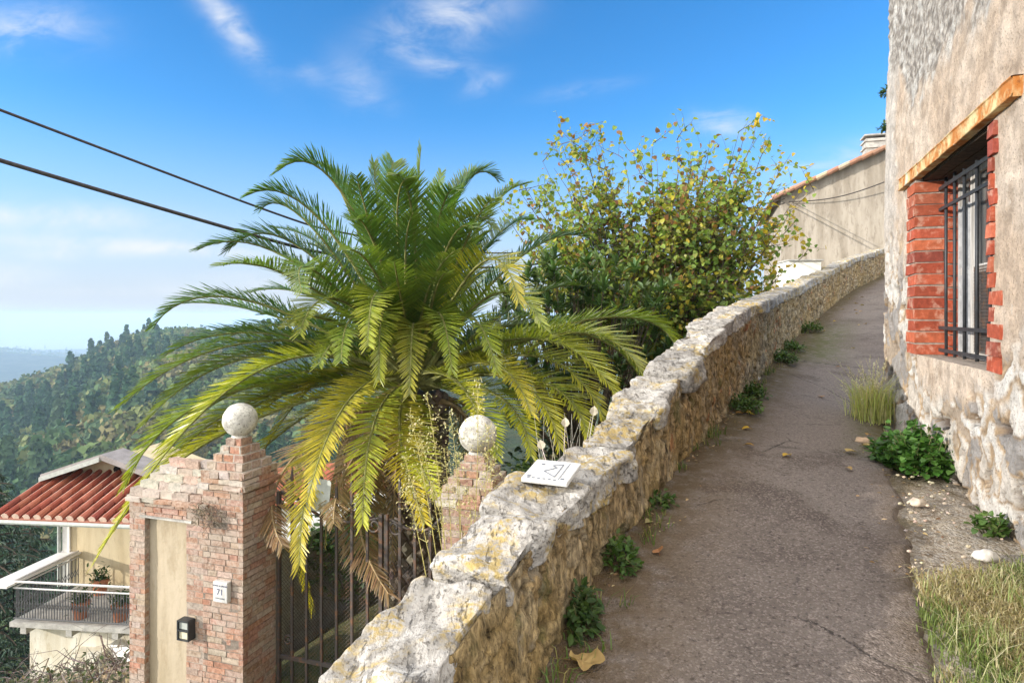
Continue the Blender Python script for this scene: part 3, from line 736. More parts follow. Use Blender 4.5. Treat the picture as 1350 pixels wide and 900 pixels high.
# left pillar with its wing wall
pl=empty('brick_pillar',(CL.x,CL.y,ZB),'brick gate pillar with plastered panel, sloping cap and grey stone ball','gate pillar')
nc_=CL+RD*PW-BD*PW; W=1.39
mb=MB(); o=nc_-RD*W; o=Vector((o.x,o.y,ZB)); ZC=-1.86
PA0,PA1,PZ1=W-1.195,W-.67,-2.02
def keep(a,z): return not (PA0-.01<a<PA1+.01 and z<PZ1)
brick_face(mb,o,RD,-BD,PA0,ZB,ZC); brick_face(mb,o+RD*PA1,RD,-BD,W-.47-PA1,ZB,ZC); oo=o+RD*PA0; oo.z=PZ1; brick_face(mb,oo,RD,-BD,PA1-PA0,PZ1,ZC)
brick_face(mb,o+RD*(W-.47),RD,-BD,.47,ZB,-1.66)
fo=nc_.copy(); fo.z=ZB
brick_face(mb,fo,BD,RD,.47,ZB,-1.66)
brick_face(mb,Vector((o.x,o.y,ZB))+BD*.40,-BD,-RD,.40,ZB,ZC)
brick_face(mb,fo+BD*.47,-RD,BD,W,ZB,ZC)
# cornices
def course(mb,o,u,n,W,z,h,out,r,bl=.23):
    x=0
    while x<W-.01:
        L=min(r.uniform(.5,1)*bl,W-x); c=oldbrick(r) if r.random()<.6 else jitc((.52,.46,.39),.15,r)
        mb.box(o+u*x+UPV*(z-o.z)+n*(out+r.uniform(-.008,.008)),u*(L-.006),n*-(out+.08),UPV*(h-.006),c,0,.006,r); x+=L
course(mb,o,RD,-BD,W-.40,ZC,.045,.045,r4)
course(mb,o+BD*.40,-BD,-RD,.40,ZC,.045,.045,r4)
course(mb,o+RD*(W-.50),RD,-BD,.54,-1.66,.05,.05,r4); course(mb,fo-BD*.04,BD,RD,.55,-1.66,.05,.05,r4)
course(mb,o+RD*(W-.48),RD,-BD,.50,-1.61,.05,.02,r4); course(mb,fo-BD*.02,BD,RD,.51,-1.61,.05,.02,r4)
# sloping crumbling cap of the wing: rubble lumps in courses
for k in range(5):
    z=ZC+.045+k*.068; inset=.0+.045*k; xs0=.0+.05*k*1.6
    x=xs0
    while x<W-.36:
        L=r4.uniform(.10,.24)
        mb.box(o+RD*x+BD*(inset+r4.uniform(-.010,.012))+UPV*(z-o.z+r4.uniform(-.004,.004)),RD*(L-.004),BD*(.44-2*inset),UPV*(.070+r4.uniform(-.004,.006)),jitc(r4.choice([(.46,.41,.34),(.40,.34,.28),(.50,.45,.38),(.44,.32,.25)]),.15,r4),0,.008,r4); x+=L
steps(mb,CL,.50,.17,-1.56,-1.20,5,r4)
mb.build('brickwork',M['old_brick'],pl)
mb=MB(); mb.box(o+RD*.02+BD*.003,RD*(PA0-.02),BD*.36,UPV*(ZC-ZB)); mb.box(o+RD*PA1+BD*.003,RD*(W-PA1-.02),BD*.40,UPV*(-1.62-ZB-.25))
mb.box(o+RD*(W-.46)+BD*.003,RD*.448,BD*.44,UPV*(-1.6-ZB)); mb.box(o+RD*(PA0-.004)+BD*.013,RD*(PA1-PA0+.01),BD*.35,Vector((0,0,0))+UPV*.0+UPV*(ZC-PZ1),) if False else None
mb.box(Vector((o.x,o.y,PZ1+.004))+RD*(PA0-.004)+BD*.013,RD*(PA1-PA0+.008),BD*.35,UPV*(ZC-PZ1-.01)); mb.build('mortar_bed',M['mortar'],pl)
mb=MB(); rr=[]; n=14
for i in range(n+1):
    rr.append([o+RD*lerp(PA0-.005,PA1+.005,i/n)+BD*(.062+fbm(Vector((i*.4,j*.3,2)),4)*.006)+UPV*(lerp(ZB,PZ1+.01,j/40)-o.z) for j in range(41)])
mb.grid(rr,[[(1,1,1)]*41]*(n+1),0,flip=True); mb.build('plaster_panel',M['panel_plaster'],pl,smooth=True)
mb=MB(); mb.box(o+RD*(PA0-.05)-BD*.022+UPV*(PZ1-o.z),RD*(PA1-PA0+.13),BD*.07,UPV*.022,(1,1,1),0,.004,r4); mb.build('panel_ledge',M['concrete'],pl)
ball(CL,.165,pl,1.)
# withered root hanging from the cap
mb=MB(); r5=random.Random(3)
for k in range(60):
    p=o+RD*r5.uniform(.85,1.15)-BD*.06+UPV*(ZC-o.z-r5.uniform(-.05,.12)); q=[p]
    for i in range(4): p=p+Vector((r5.uniform(-.04,.07),r5.uniform(-.03,.01),r5.uniform(-.06,.03))); q.append(p)
    mb.tube(q,[.004,.004,.003,.002,.001],4,jitc((.20,.16,.12),.3,r5))
tag(mb.build('dead_creeper',M['bark']),'withered grey creeper hanging over the cap of the left brick pillar','dead plant')
# right pillar
pr=empty('brick_pillar',(CR.x,CR.y,ZB),'brick gate pillar with stepped cap and stone ball half hidden by dry weeds','gate pillar')
mb=MB()
a=CR-RD*PW-BD*PW; a=Vector((a.x,a.y,ZB)); b=CR+RD*PW-BD*PW; b=Vector((b.x,b.y,ZB))
brick_face(mb,a,RD,-BD,.47,ZB,-1.60); brick_face(mb,b,BD,RD,.47,ZB,-1.60); brick_face(mb,a+BD*.47,-BD,-RD,.47,ZB,-1.60); brick_face(mb,b+BD*.47,-RD,BD,.47,ZB,-1.6)
course(mb,a-RD*.04,RD,-BD,.55,-1.60,.055,.05,r4); course(mb,b-BD*.04,BD,RD,.55,-1.60,.055,.05,r4); course(mb,a+BD*.47,-BD,-RD,.5,-1.60,.055,.05,r4)
course(mb,a,RD,-BD,.47,-1.545,.05,.015,r4); course(mb,b,BD,RD,.47,-1.545,.05,.015,r4)
steps(mb,CR,.46,.17,-1.50,-1.20,5,r4)
mb.build('brickwork',M['old_brick'],pr)
mb=MB(); mb.box(a+RD*.012+BD*.003,RD*.446,BD*.446,UPV*(-1.55-ZB)); mb.build('mortar_bed',M['mortar'],pr)
ball(CR,.165,pr,5.)
# house number plaque and lamp
pc=nc_-RD*.30; pc=Vector((pc.x,pc.y,-2.72)); 
pq=empty('number_plaque',tuple(pc-BD*.02),'white ceramic house number plaque reading 71 on the brick pillar','house number')
mb=MB(); mb.box(pc-RD*.0-BD*.055,RD*.165,BD*.055,UPV*.195); o_=mb.build('plate',M['plaque_white'],pq)
bv=o_.modifiers.new('round','BEVEL'); bv.width=.008; bv.segments=2
def text(body,size,loc,u,v,mat,parent,name,ext=.0006,al='CENTER'):
    cu=bpy.data.curves.new(name,'FONT'); cu.body=body; cu.size=size; cu.align_x=al; cu.align_y='CENTER'; cu.extrude=ext
    o=bpy.data.objects.new(name,cu); col.objects.link(o)
    dg=bpy.context.evaluated_depsgraph_get(); me=bpy.data.meshes.new_from_object(o.evaluated_get(dg)); bpy.data.objects.remove(o)
    n=u.cross(v); mb=MB()
    mb.v=[tuple(loc+u*p.co.x+v*p.co.y+n*p.co.z) for p in me.vertices]; mb.f=[tuple(f.vertices) for f in me.polygons]; mb.c=[(1,1,1)]*len(mb.f); mb.m=[0]*len(mb.f)
    bpy.data.meshes.remove(me); return mb.build(name,mat,parent)
fc=pc-BD*.0565+RD*.0825
text('FONTE di LIMONE',.021,fc+UPV*.158,RD,UPV,M['ink_blue'],pq,'lettering')
text('71',.078,fc+UPV*.098,RD,UPV,M['ink_blue'],pq,'numeral')
text('CAPEZZANO',.020,fc+UPV*.040,RD,UPV,M['ink_grey'],pq,'lettering')
lc=nc_-RD*.70; lc=Vector((lc.x,lc.y,-3.13))
lp=empty('wall_lamp',tuple(lc),'small black box lamp with two panes fixed to the brick pillar','wall lamp')
mb=MB()
mb.box(lc-BD*.09,RD*.012,BD*.09,UPV*.19); mb.box(lc+RD*.128-BD*.09,RD*.012,BD*.09,UPV*.19)
for z,h in ((0,.012),(.088,.014),(.178,.016)): mb.box(lc+RD*.012-BD*.09+UPV*z,RD*.116,BD*.088,UPV*h)
mb.box(lc+RD*.012-BD*.01,RD*.116,BD*.008,UPV*.19); mb.build('housing',M['dark_iron'],lp)
mb=MB(); mb.box(lc+RD*.012-BD*.07+UPV*.012,RD*.116,BD*.05,UPV*.074); mb.build('pane',M['amber_glass'],lp)
mb=MB(); mb.box(lc+RD*.012-BD*.07+UPV*.104,RD*.116,BD*.05,UPV*.072); mb.build('pane',M['grey_sheet'],lp)

# ------------------------------------------------------------------ iron gate
GA=CL+RD*PW+BD*PW; GA.z=0; GB=CR-RD*PW+BD*PW; GB.z=0; GU=(GB-GA).normalized(); GN=Vector((GU.y,-GU.x,0)); GL=(GB-GA).length
def GP(t,z,o=0.): p=GA+GU*t+GN*o; return Vector((p.x,p.y,z))
def scroll(mb,c,r0,turns,sgn,th=.011,ph0=0.):
    q=[]
    for i in range(int(turns*18)+1):
        a=ph0+sgn*i/18*2*math.pi; rr=r0*(1-.8*i/(turns*18)); q.append(GP(c[0]+math.cos(a)*rr,c[1]+math.sin(a)*rr,-.012))
    mb.tube(q,th,6)
def gate(t0,t1,hinge,label):
    g=empty('iron_gate',tuple(GP(t0 if hinge<0 else t1,-4.2)),label,'gate','pair of iron gate leaves')
    for t in (t0+.02,t1-.02): b=MB(); b.box(GP(t-.018,-4.15,.018),GU*.036,GN*-.036,UPV*(4.15-(1.78 if abs(t-(t0 if hinge<0 else t1))<.05 else 1.9))); b.build('stile',M['iron'],g)
    for z in (-4.05,-3.46,): b=MB(); b.box(GP(t0+.02,z,.012),GU*(t1-t0-.04),GN*-.024,UPV*.036); b.build('rail',M['iron'],g)
    b=MB(); q=[]
    for i in range(25):
        u=i/24; t=lerp(t0+.02,t1-.02,u); uu=u if hinge<0 else 1-u
        q.append(GP(t,-1.80-.22*sstep(.05,.5,uu)+.05*math.sin(uu*math.pi*1.0)*0+.07*sstep(.7,1,uu),-.02))
    b.tube(q,.016,6); b.build('top_rail',M['iron'],g,smooth=True); b=MB(); scroll(b,((t1-.10) if hinge<0 else (t0+.10),-2.02),.09,1.4,1 if hinge<0 else -1,.012,math.pi*.5); b.build('scroll',M['iron'],g,smooth=True); b=MB(); scroll(b,((t0+.10) if hinge<0 else (t1-.10),-1.90),.06,1.3,-1 if hinge<0 else 1,.010,0); b.build('scroll',M['iron'],g,smooth=True); b=MB()
    scroll(b,((t0+.12) if hinge<0 else (t1-.12),-3.40+.12),.06,1.3,1,.010,0)
    b.build('scroll',M['iron'],g,smooth=True)
    n=int((t1-t0)/.155)
    for i in range(1,n):
        t=lerp(t0,t1,i/n); b=MB(); top=-1.62 if i%2 else -1.70
        b.box(GP(t-.013,-4.05,.004),GU*.026,GN*-.02,UPV*(4.05+top)); b.tube([GP(t,top,-.006),GP(t,top+.10,-.006)],[.018,.002],6); b.build('bar',M['iron'],g)
    # diamond wire mesh behind the lower part
    b=MB(); z0,z1=-4.05,-2.35; sp=.040; H=z1-z0; Wd=t1-t0-.06
    k=-H
    while k<Wd:
        for sg in (1,-1):
            p0=k; p1=k+H; a0=max(p0,0); a1=min(p1,Wd)
            if a1-a0>.01:
                za=z0+(a0-p0); zb=z0+(a1-p0); ta,tb=(t0+.03+a0,t0+.03+a1) if sg>0 else (t1-.03-a0,t1-.03-a1)
                A_=GP(ta,za,-.03); B_=GP(tb,zb,-.03); b.tube([A_,B_],.0022,3,cap=False)
        k+=sp
    b.build('wire_mesh',M['iron'],g)
    return g
TM=1.22
gate(.02,TM,-1,'brown iron gate leaf with scrolls beside the left brick pillar')
gate(TM+.02,GL-.02,1,'narrower brown iron gate leaf ending at the right brick pillar')
# blank grey sheet on the gate
mb=MB(); c=GP(.535,-1.77,.05); q=[]; 
for (x,y) in ((-.12,-.15),(.105,-.15),(.13,-.125),(.13,.14),(.11,.16),(-.105,.16),(-.13,.135),(-.13,-.14)): q.append(Vector((x,0,y)))
tu=(GU*.98+UPV*-.05).normalized(); tv=(UPV*1.0+GU*.04+GN*-.12).normalized()
f0=[c+tu*p.x+tv*p.z for p in q]; f1=[p-GN*.006 for p in f0]
mb.poly(f0); mb.poly(f1[::-1])
for i in range(8): j=(i+1)%8; mb.poly([f0[i],f1[i],f1[j],f0[j]])
tag(mb.build('sign_sheet',M['grey_sheet']),'blank grey metal sheet with cut corners hung on the iron gate','sign')
# post & latch hidden behind; garden structures seen through the gate
gh=empty('garden_house',(-4.2,13,-4.3),'pale garden house with a green shutter seen through the iron gate','house')
a=P(352,0,12.6); a.z=-5.2; b=P(520,0,13.6); b.z=-5.2; u=(b-a).normalized(); n=Vector((u.y,-u.x,0)); Wd=(b-a).length
mb=MB(); mb.box(a,u*Wd,n*-3,UPV*1.5); mb.build('wall',M['white_plaster'],gh)
mb=MB(); mb.poly([a+n*.12+UPV*1.46-u*.2,a+n*.12+UPV*1.46+u*(Wd+.2),a-n*1.5+UPV*1.85+u*(Wd+.2),a-n*1.5+UPV*1.85-u*.2],(.44,.13,.07)); mb.poly([a-n*3.3+UPV*1.46-u*.2,a-n*1.5+UPV*1.85-u*.2,a-n*1.5+UPV*1.85+u*(Wd+.2),a-n*3.3+UPV*1.46+u*(Wd+.2)],(.44,.13,.07)); mb.build('roof',M['clay_tile'],gh)
for i,m_ in ((.42,'green_paint'),(.60,'grey_sheet')):
    mb=MB(); mb.box(a+u*(Wd*i)+n*.04+UPV*.45,u*.34,n*-.04,UPV*1.0); mb.build('shutter',M[m_],gh)
    
tw=empty('terrace_wall',(-2.8,9.6,-4.6),'low dark terrace wall with a pale slab top behind the iron gate','wall')
a=P(340,0,8.6); b=P(520,0,11.6); a.z=b.z=-5.0; u=(b-a).normalized(); n=Vector((u.y,-u.x,0)); Wd=(b-a).length
mb=MB(); mb.box(a,u*Wd,n*-.5,UPV*1.75); mb.build('masonry',M['concrete'],tw)
mb=MB(); mb.box(a+n*.05+UPV*1.75-u*.02,u*(Wd+.04),n*-.6,UPV*.07); mb.build('slab_top',M['white_plaster'],tw)

# ------------------------------------------------------------------ palm
palm_C=Vector((-1.22,8.3,-.95))
palm=empty('palm_tree',(palm_C.x,palm_C.y,-4.0),'large date palm with arching green and yellowing fronds behind the gate','palm tree')
mb=MB(); rp=random.Random(8); q=[];rd=[]
for i in range(20):
    u=i/19; q.append(Vector((palm_C.x+.02*math.sin(u*4),palm_C.y,lerp(-4.3,palm_C.z-.05,u)))); rd.append(lerp(.34,.36,u))
mb.tube(q,rd,20,(.12,.085,.055))
for k in range(330):   # old leaf bases in a spiral
    z=lerp(-4.25,palm_C.z-.05,k/330); an=k*2.39996; rr=.345; d=Vector((math.cos(an),math.sin(an),0)); sd=Vector((-d.y,d.x,0))
    c=Vector((palm_C.x,palm_C.y,z))+d*rr; w=.085; h=.10; cc=jitc((.30,.24,.18) if rp.random()<.7 else (.42,.36,.29),.25,rp)
    tip=c+d*(.05+rp.uniform(0,.03))
    A=[c-sd*w,c-UPV*h,c+sd*w,c+UPV*h]
    B=[tip-sd*w*.45+UPV*.02,tip-UPV*h*.35+UPV*.02,tip+sd*w*.45+UPV*.02,tip+UPV*h*.45+UPV*.02]
    for i in range(4): j=(i+1)%4; mb.poly([A[i],A[j],B[j],B[i]],tuple(x*.6 for x in cc))
    mb.poly(B,cc)
mb.build('trunk',M['bark'],palm)
GREEN=[(.050,.145,.038),(.062,.165,.040),(.040,.120,.036),(.085,.195,.042)]
YEL=[(.70,.62,.045),(.74,.58,.05),(.58,.58,.05)]
DRY=[(.34,.24,.12),(.42,.32,.18),(.28,.18,.09)]
def frond(P0,P1,P2,yel,dead,r,lw=1.0,dens=1.0,twist=0.):
    mb=MB(); N=30; pt=[];tg=[]
    for i in range(N+1):
        t=i/N; pt.append(P0*((1-t)**2)+P1*(2*t*(1-t))+P2*(t*t)); tg.append(((P1-P0)*(1-t)+(P2-P1)*t).normalized())
    L=sum((pt[i+1]-pt[i]).length for i in range(N))
    hd=Vector((P2.x-P0.x,P2.y-P0.y,0)); 
    if hd.length<.05: hd=Vector((r.uniform(-1,1),r.uniform(-1,1),0))
    hd.normalize(); S0=hd.cross(UPV).normalized()
    g=r.choice(GREEN); yc=r.choice(YEL); dc=r.choice(DRY)
    rc=(.20,.20,.07) if not dead else (.33,.24,.13)
    mb.tube([pt[i] for i in range(0,N+1,2)],[lerp(.030,.004,i/N)*(1+1.2*max(0,.15-i/N)/.15) for i in range(0,N+1,2)],5,rc,1)
    n=int(150*dens*L/3.4); 
    for k in range(n):
        u=.10+.90*(k+.5)/n
        x=u*N; i=min(int(x),N-1); f=x-i; p=pt[i].lerp(pt[i+1],f); T=tg[i].lerp(tg[i+1],f).normalized()
        S=(S0-T*S0.dot(T)).normalized(); Nn=S.cross(T).normalized()
        if twist:
            S,Nn=(S*math.cos(twist*u)+Nn*math.sin(twist*u)),(Nn*math.cos(twist*u)-S*math.sin(twist*u))
        prof=(.30+.70*sstep(.05,.35,u))*(1-.62*sstep(.62,1.,u))
        ll=.41*lw*prof*(L/3.5)**.5
        for sg in (-1,1):
            if r.random()<.03: continue
            al=R(lerp(66,28,u**1.3)+r.uniform(-6,6)); be=R(lerp(30,14,u)+r.uniform(-13,13))
            if dead: be-=R(28)
            d=(T*math.cos(al)+S*(sg*math.sin(al)*math.cos(be))+Nn*(math.sin(al)*math.sin(be))).normalized()
            l=ll*r.uniform(.88,1.1); w=.0095*r.uniform(.85,1.15)*lerp(1.,.75,u)
            wd=(T-d*T.dot(d)).normalized(); 
            tw=R(r.uniform(-25,25)); nn=d.cross(wd); wd=wd*math.cos(tw)+nn*math.sin(tw)
            dr=(.03+.07*r.random())*(2.2 if dead else 1)*l
            a=p; b=p+d*(l*.45)-UPV*(dr*.2); c=p+d*(l*.8)-UPV*(dr*.62); e=p+d*l-UPV*dr
            if dead: c0=jitc(dc,.25,r); c1=c0; c2=jitc((.46,.36,.22),.2,r)
            else:
                yy=clamp(yel*(.35+.7*u)+r.uniform(-.18,.18)*yel); c0=jitc(mixc(g,yc,clamp(yy*.7)),.12,r); c1=mixc(c0,yc,clamp(yy*.9)); c2=mixc(c1,(.62,.46,.07),clamp(.05+yy*.7))
            n0=len(mb.v)
            mb.v += [tuple(a-wd*w*.6),tuple(a+wd*w*.6),tuple(b-wd*w),tuple(b+wd*w),tuple(c-wd*w*.8),tuple(c+wd*w*.8),tuple(e)]
            mb.f += [(n0,n0+1,n0+3,n0+2),(n0+2,n0+3,n0+5,n0+4),(n0+4,n0+5,n0+6)]
            mb.c += [(c0,c0,c1,c1),(c1,c1,c1,c1),(c1,c1,c2)]; mb.m += [0,0,0]
    return mb.build('frond',[M['palm_leaf'],M['bark']],palm)
def bez_len(a,b,c):
    L=0; q=a
    for i in range(1,13):
        t=i/12; p=a*((1-t)**2)+b*(2*t*(1-t))+c*(t*t); L+=(p-q).length; q=p
    return L
def frond_at(mid,tip,sgn,L,yel=0.,dead=0,base=None,md=.45,**kw):
    ymin=7.05 if tip[0]<372 and tip[1]>430 else (6.4 if tip[0]>585 else 5.75)
    P0=Vector(base) if base else palm_C+Vector((0,0,rp.uniform(-.05,.2)))
    best=None
    for k in range(0,90):
        dY=sgn*k*.045
        if palm_C.y+dY<ymin: break
        M_=P(mid[0],mid[1],palm_C.y+dY*md); T_=P(tip[0],tip[1],palm_C.y+dY); P1=M_*2-P0*.5-T_*.5
        l=bez_len(P0,P1,T_); e=abs(l-L)
        if best is None or e<best[0]: best=(e,P1,T_)
    hd=(best[1]-P0).normalized(); P0=P0+hd*.12
    frond(P0,best[1],best[2],yel,dead,rp,**kw)
FR_=[ # mid, tip, towards(-)/away(+), length, yellow, dead
 ((330,398),(204,428),-1,3.6,.06,0),((335,452),(158,535),-1,4.0,.15,0),((345,490),(128,735),-1,4.2,.55,0),((300,570),(150,700),-1,4.1,.75,0),
 ((430,300),(325,258),-1,3.1,.05,0),((455,262),(366,226),-1,3.2,.05,0),((390,348),(262,328),1,3.4,.05,0),((428,368),(398,385),-1,3.5,.12,0),
 ((505,392),(485,455),-1,3.3,.35,0),((508,330),(493,215),1,3.1,.12,0),((498,330),(470,232),-1,3.0,.06,0),((548,340),(555,194),1,3.1,.12,0),
 ((588,300),(632,224),1,3.2,.06,0),((625,310),(692,243),1,3.3,.15,0),((630,352),(684,398),-1,3.4,.55,0),((680,345),(772,312),1,3.3,.03,0),
 ((706,448),(820,535),-1,3.5,.50,0),((790,420),(893,462),1,3.6,.35,0),((672,500),(738,590),-1,3.3,.62,0),((596,500),(632,552),-1,3.1,.7,0),
 ((440,495),(345,600),-1,3.5,.80,0),((470,520),(405,660),-1,3.4,.70,0),((500,545),(478,690),-1,3.2,.80,0),((528,560),(560,690),-1,3.1,.85,0),
 ((380,520),(235,610),-1,3.9,.55,0),((400,430),(250,470),1,3.9,.06,0),((430,400),(330,385),1,3.7,.04,0),((530,400),(520,345),-1,2.6,.15,0),
 ((455,350),(360,300),1,3.6,.04,0),((480,300),(420,215),1,3.4,.05,0),((560,400),(600,330),-1,2.9,.12,0),((610,400),(660,350),1,3.6,.05,0),
 ((640,430),(740,420),1,3.5,.06,0),((660,440),(790,470),1,3.6,.12,0),((480,440),(420,480),-1,3.2,.2,0),((760,440),(862,545),1,3.5,.35,0),
 ((520,280),(520,215),1,3.1,.1,0),((575,310),(600,250),-1,2.8,.08,0),((600,270),(655,235),1,3.3,.08,0),
 ((420,620),(412,800),-1,3.6,.65,0),((478,640),(512,782),-1,3.3,.3,1),((392,600),(372,720),-1,3.3,.3,1),((545,570),(575,655),-1,2.9,.9,0),((440,560),(395,745),-1,3.5,.6,0),
 ((360,500),(210,590),-1,3.7,.35,0),((390,510),(270,585),-1,3.4,.45,0),((330,530),(185,665),-1,4.0,.5,0),((370,460),(235,510),1,3.7,.1,0),((420,500),(330,560),-1,3.2,.5,0),((690,430),(790,500),1,3.5,.25,0),((700,500),(775,575),-1,3.2,.5,0),((420,310),(345,275),1,3.3,.05,0),((590,320),(650,300),-1,3.0,.15,0),
 ((480,420),(450,475),-1,2.9,.25,0),((512,410),(500,500),-1,2.8,.3,0),((575,415),(596,490),-1,2.8,.35,0),((610,420),(655,490),-1,3.0,.4,0),((545,430),(540,520),-1,2.6,.3,0),((455,400),(395,440),-1,3.1,.2,0),((640,395),(715,430),-1,3.1,.3,0),((585,340),(625,300),-1,2.9,.1,0),((500,340),(465,290),-1,2.9,.08,0),((535,360),(545,280),-1,2.6,.1,0),
 ((350,440),(215,470),-1,3.6,.1,0),((370,420),(240,400),1,3.7,.05,0),((340,470),(188,560),1,3.9,.2,0),((300,520),(165,640),-1,4.1,.4,0),((410,380),(290,350),-1,3.4,.08,0),((400,330),(300,330),1,3.4,.05,0),
 ((700,470),(800,560),-1,3.4,.4,0),((740,440),(850,500),-1,3.5,.3,0),((650,520),(700,600),-1,3.1,.5,0),((620,530),(655,605),-1,3.0,.5,0),((500,370),(455,330),-1,3.0,.2,0),((570,400),(590,360),-1,2.7,.2,0),((545,300),(520,230),-1,3.0,.1,0),((640,330),(700,290),1,3.3,.05,0),
 ((470,300),(430,222),-1,3.1,.05,0),((525,310),(538,235),-1,3.0,.1,0),((610,330),(652,262),-1,3.1,.2,0),((560,330),(582,228),1,3.0,.08,0),((400,470),(290,520),-1,3.5,.25,0),((420,540),(300,640),-1,3.5,.7,0),((640,480),(700,545),-1,3.0,.6,0),((450,430),(380,430),-1,3.2,.2,0),
 ((470,600),(440,690),-1,3.0,.2,1),((500,620),(520,700),1,2.0,.2,1)]
for (m_,t_,s_,L_,y_,d_) in FR_: frond_at(m_,t_,s_,L_,y_,d_)
for k in range(22):   # the far side of the crown
    an=R(rp.uniform(10,170)); el=R(rp.uniform(15,80)); L=rp.uniform(2.9,3.6); d=Vector((math.cos(an)*math.cos(el),math.sin(an)*math.cos(el),math.sin(el)))
    P0=palm_C+d*.15; P1=P0+d*L*.55; h=Vector((d.x,d.y,0)); P2=P1+(h*.62+UPV*(math.sin(el)*.5-.38))*L*.5
    frond(P0,P1,P2,rp.uniform(0,.15),0,rp)
for k in range(14):   # withered skirt against the trunk
    an=rp.uniform(0,6.28); d=Vector((math.cos(an),math.sin(an),0)); P0=palm_C+d*.3-UPV*.15; P1=P0+d*.75+UPV*.05; P2=P0+d*rp.uniform(.6,.95)-UPV*rp.uniform(1.2,2.)
    frond(P0,P1,P2,0,1,rp,lw=.8,dens=.7)

# ------------------------------------------------------------------ broad-leaved plants
def leaf(mb, p, d, up, L, W, c, fold=.25, m=0, pts=5, c2=None):
    """pointed leaf from p along d"""
    d=d.normalized(); s=d.cross(up); 
    if s.length<1e-3: s=d.orthogonal()
    s.normalize(); n=s.cross(d).normalized(); c2=c2 or c
    prof={3:((.35,.9),(.7,.75)),5:((.12,.55),(.38,1.),(.70,.72)),9:((.03,.85),(.28,1.0),(.62,.80))}[pts]
    n0=len(mb.v); mb.v.append(tuple(p)); k=1
    for (u,w) in prof:
        z=-n*(L*.12*u*u); mid=p+d*(L*u)+z
        mb.v += [tuple(mid-s*W*w+n*W*fold*w),tuple(mid),tuple(mid+s*W*w+n*W*fold*w)]
    mb.v.append(tuple(p+d*L-n*(L*.16))); e=len(mb.v)-1
    mb.face((n0,n0+2,n0+1),c,m); mb.face((n0,n0+3,n0+2),c2,m)
    np_=len(prof)
    for i in range(np_-1):
        a=n0+1+3*i; b=a+3
        mb.face((a,a+1,b+1,b),c,m); mb.face((a+1,a+2,b+2,b+1),c2,m)
    a=n0+1+3*(np_-1); mb.face((a,a+1,e),c,m); mb.face((a+1,a+2,e),c2,m)
def rv(r,s=1.): return Vector((r.gauss(0,s),r.gauss(0,s),r.gauss(0,s)))
# redbud-like shrub
rb=random.Random(14); RBB=Vector((2.95,13.0,-2.7))
red=empty('autumn_shrub',tuple(RBB),'tall loose shrub with round green and yellow autumn leaves behind the wall','shrub')
tr=MB(); lv=MB()
def twig(p,d,L,r0,steps,curv,r):
    q=[p.copy()]; rd=[r0]; d=d.normalized()
    for i in range(steps):
        d=(d+rv(r,.10)+UPV*curv).normalized(); p=p+d*(L/steps); q.append(p.copy()); rd.append(max(.0025,r0*(1-.85*(i+1)/steps)))
    return q,rd
def rleaf(p,r):
    h=sstep(.2,2.9,p.z+.5*noise.noise(p*1.1)); e=r.random()
    yl=noise.noise(p*.8+Vector((4,0,0)))*.5+.35*h+(.35 if p.x>4.6 else 0)
    c=r.choice([(.22,.32,.06),(.27,.36,.07),(.16,.25,.05),(.33,.36,.08)])
    if e<.18+.5*yl: c=r.choice([(.46,.42,.06),(.38,.38,.07),(.54,.44,.06)])
    if e<.05+.10*h: c=r.choice([(.30,.15,.05),(.25,.12,.05)])
    if p.x>4.7 and p.z>.3 and e<.5: c=(.55,.38,.03)
    d=(rv(r,.8)+Vector((0,0,-.35))).normalized(); up=(UPV+rv(r,.5)+Vector((-.3,-.4,0))).normalized()
    s=r.uniform(.068,.118); leaf(lv,p+d*.015,d,up,s,s*.46,jitc(c,.2,r),r.uniform(.0,.35),0,9)
nl0=0
def bz(a,b,c,n): return [a*((1-t/n)**2)+b*(2*(t/n)*(1-t/n))+c*((t/n)**2) for t in range(n+1)]
TPX=[640,690,740,800,860,900,950,1000,1050,1085]; TPY=[300,225,190,185,175,180,170,165,200,280]
for k in range(58):
    px=648+ (1072-648)*((k*.618034)%1.0)+rb.uniform(-8,8); Yd=rb.uniform(12.0,14.4); top=float(np.interp(px,TPX,TPY))+(rb.uniform(0,30) if k%2 else rb.uniform(20,190))
    T=P(px,top,Yd); b0=RBB+Vector((rb.uniform(-.3,.3),rb.uniform(-.25,.25),0)); m_=b0.lerp(T,.45)+Vector((rb.uniform(-.2,.2)-(T.x-b0.x)*.12,rb.uniform(-.2,.2),.35))
    q=bz(b0,m_,T,14); q=[p+rv(rb,.025) for p in q]; tr.tube(q,[lerp(.036,.003,i/14) for i in range(15)],5,jitc((.11,.085,.065),.2,rb))
    for i in range(5,15):
        if i>=12:
            for _ in range(3): rleaf(q[i-1].lerp(q[i],rb.random())+rv(rb,.02),rb)
        for _ in range(rb.choice([2,3,3]) if i<12 else rb.choice([0,1])):
            a2=rb.uniform(0,6.28); dd=Vector((math.cos(a2),math.sin(a2)*.9,rb.uniform(.1,1.0))); L2=rb.uniform(.55,1.5)*(1 if i<10 else .55)
            q2,r2_=twig(q[i],dd,L2,.010,6,.06,rb); tr.tube(q2,r2_,4,jitc((.12,.09,.065),.2,rb))
            for j_ in range(1,7):
                if rb.random()<.75:
                    q3,r3_=twig(q2[j_],rv(rb)+UPV*.35,rb.uniform(.15,.45),.005,3,.05,rb); tr.tube(q3,r3_,3,(.13,.09,.06))
                    for t_ in q3[1:]: rleaf(t_,rb)
                if rb.random()<.95: rleaf(q2[j_]+rv(rb,.03),rb)
tr.build('branches',M['bark'],red); lv.build('foliage',M['redbud_leaf'],red)
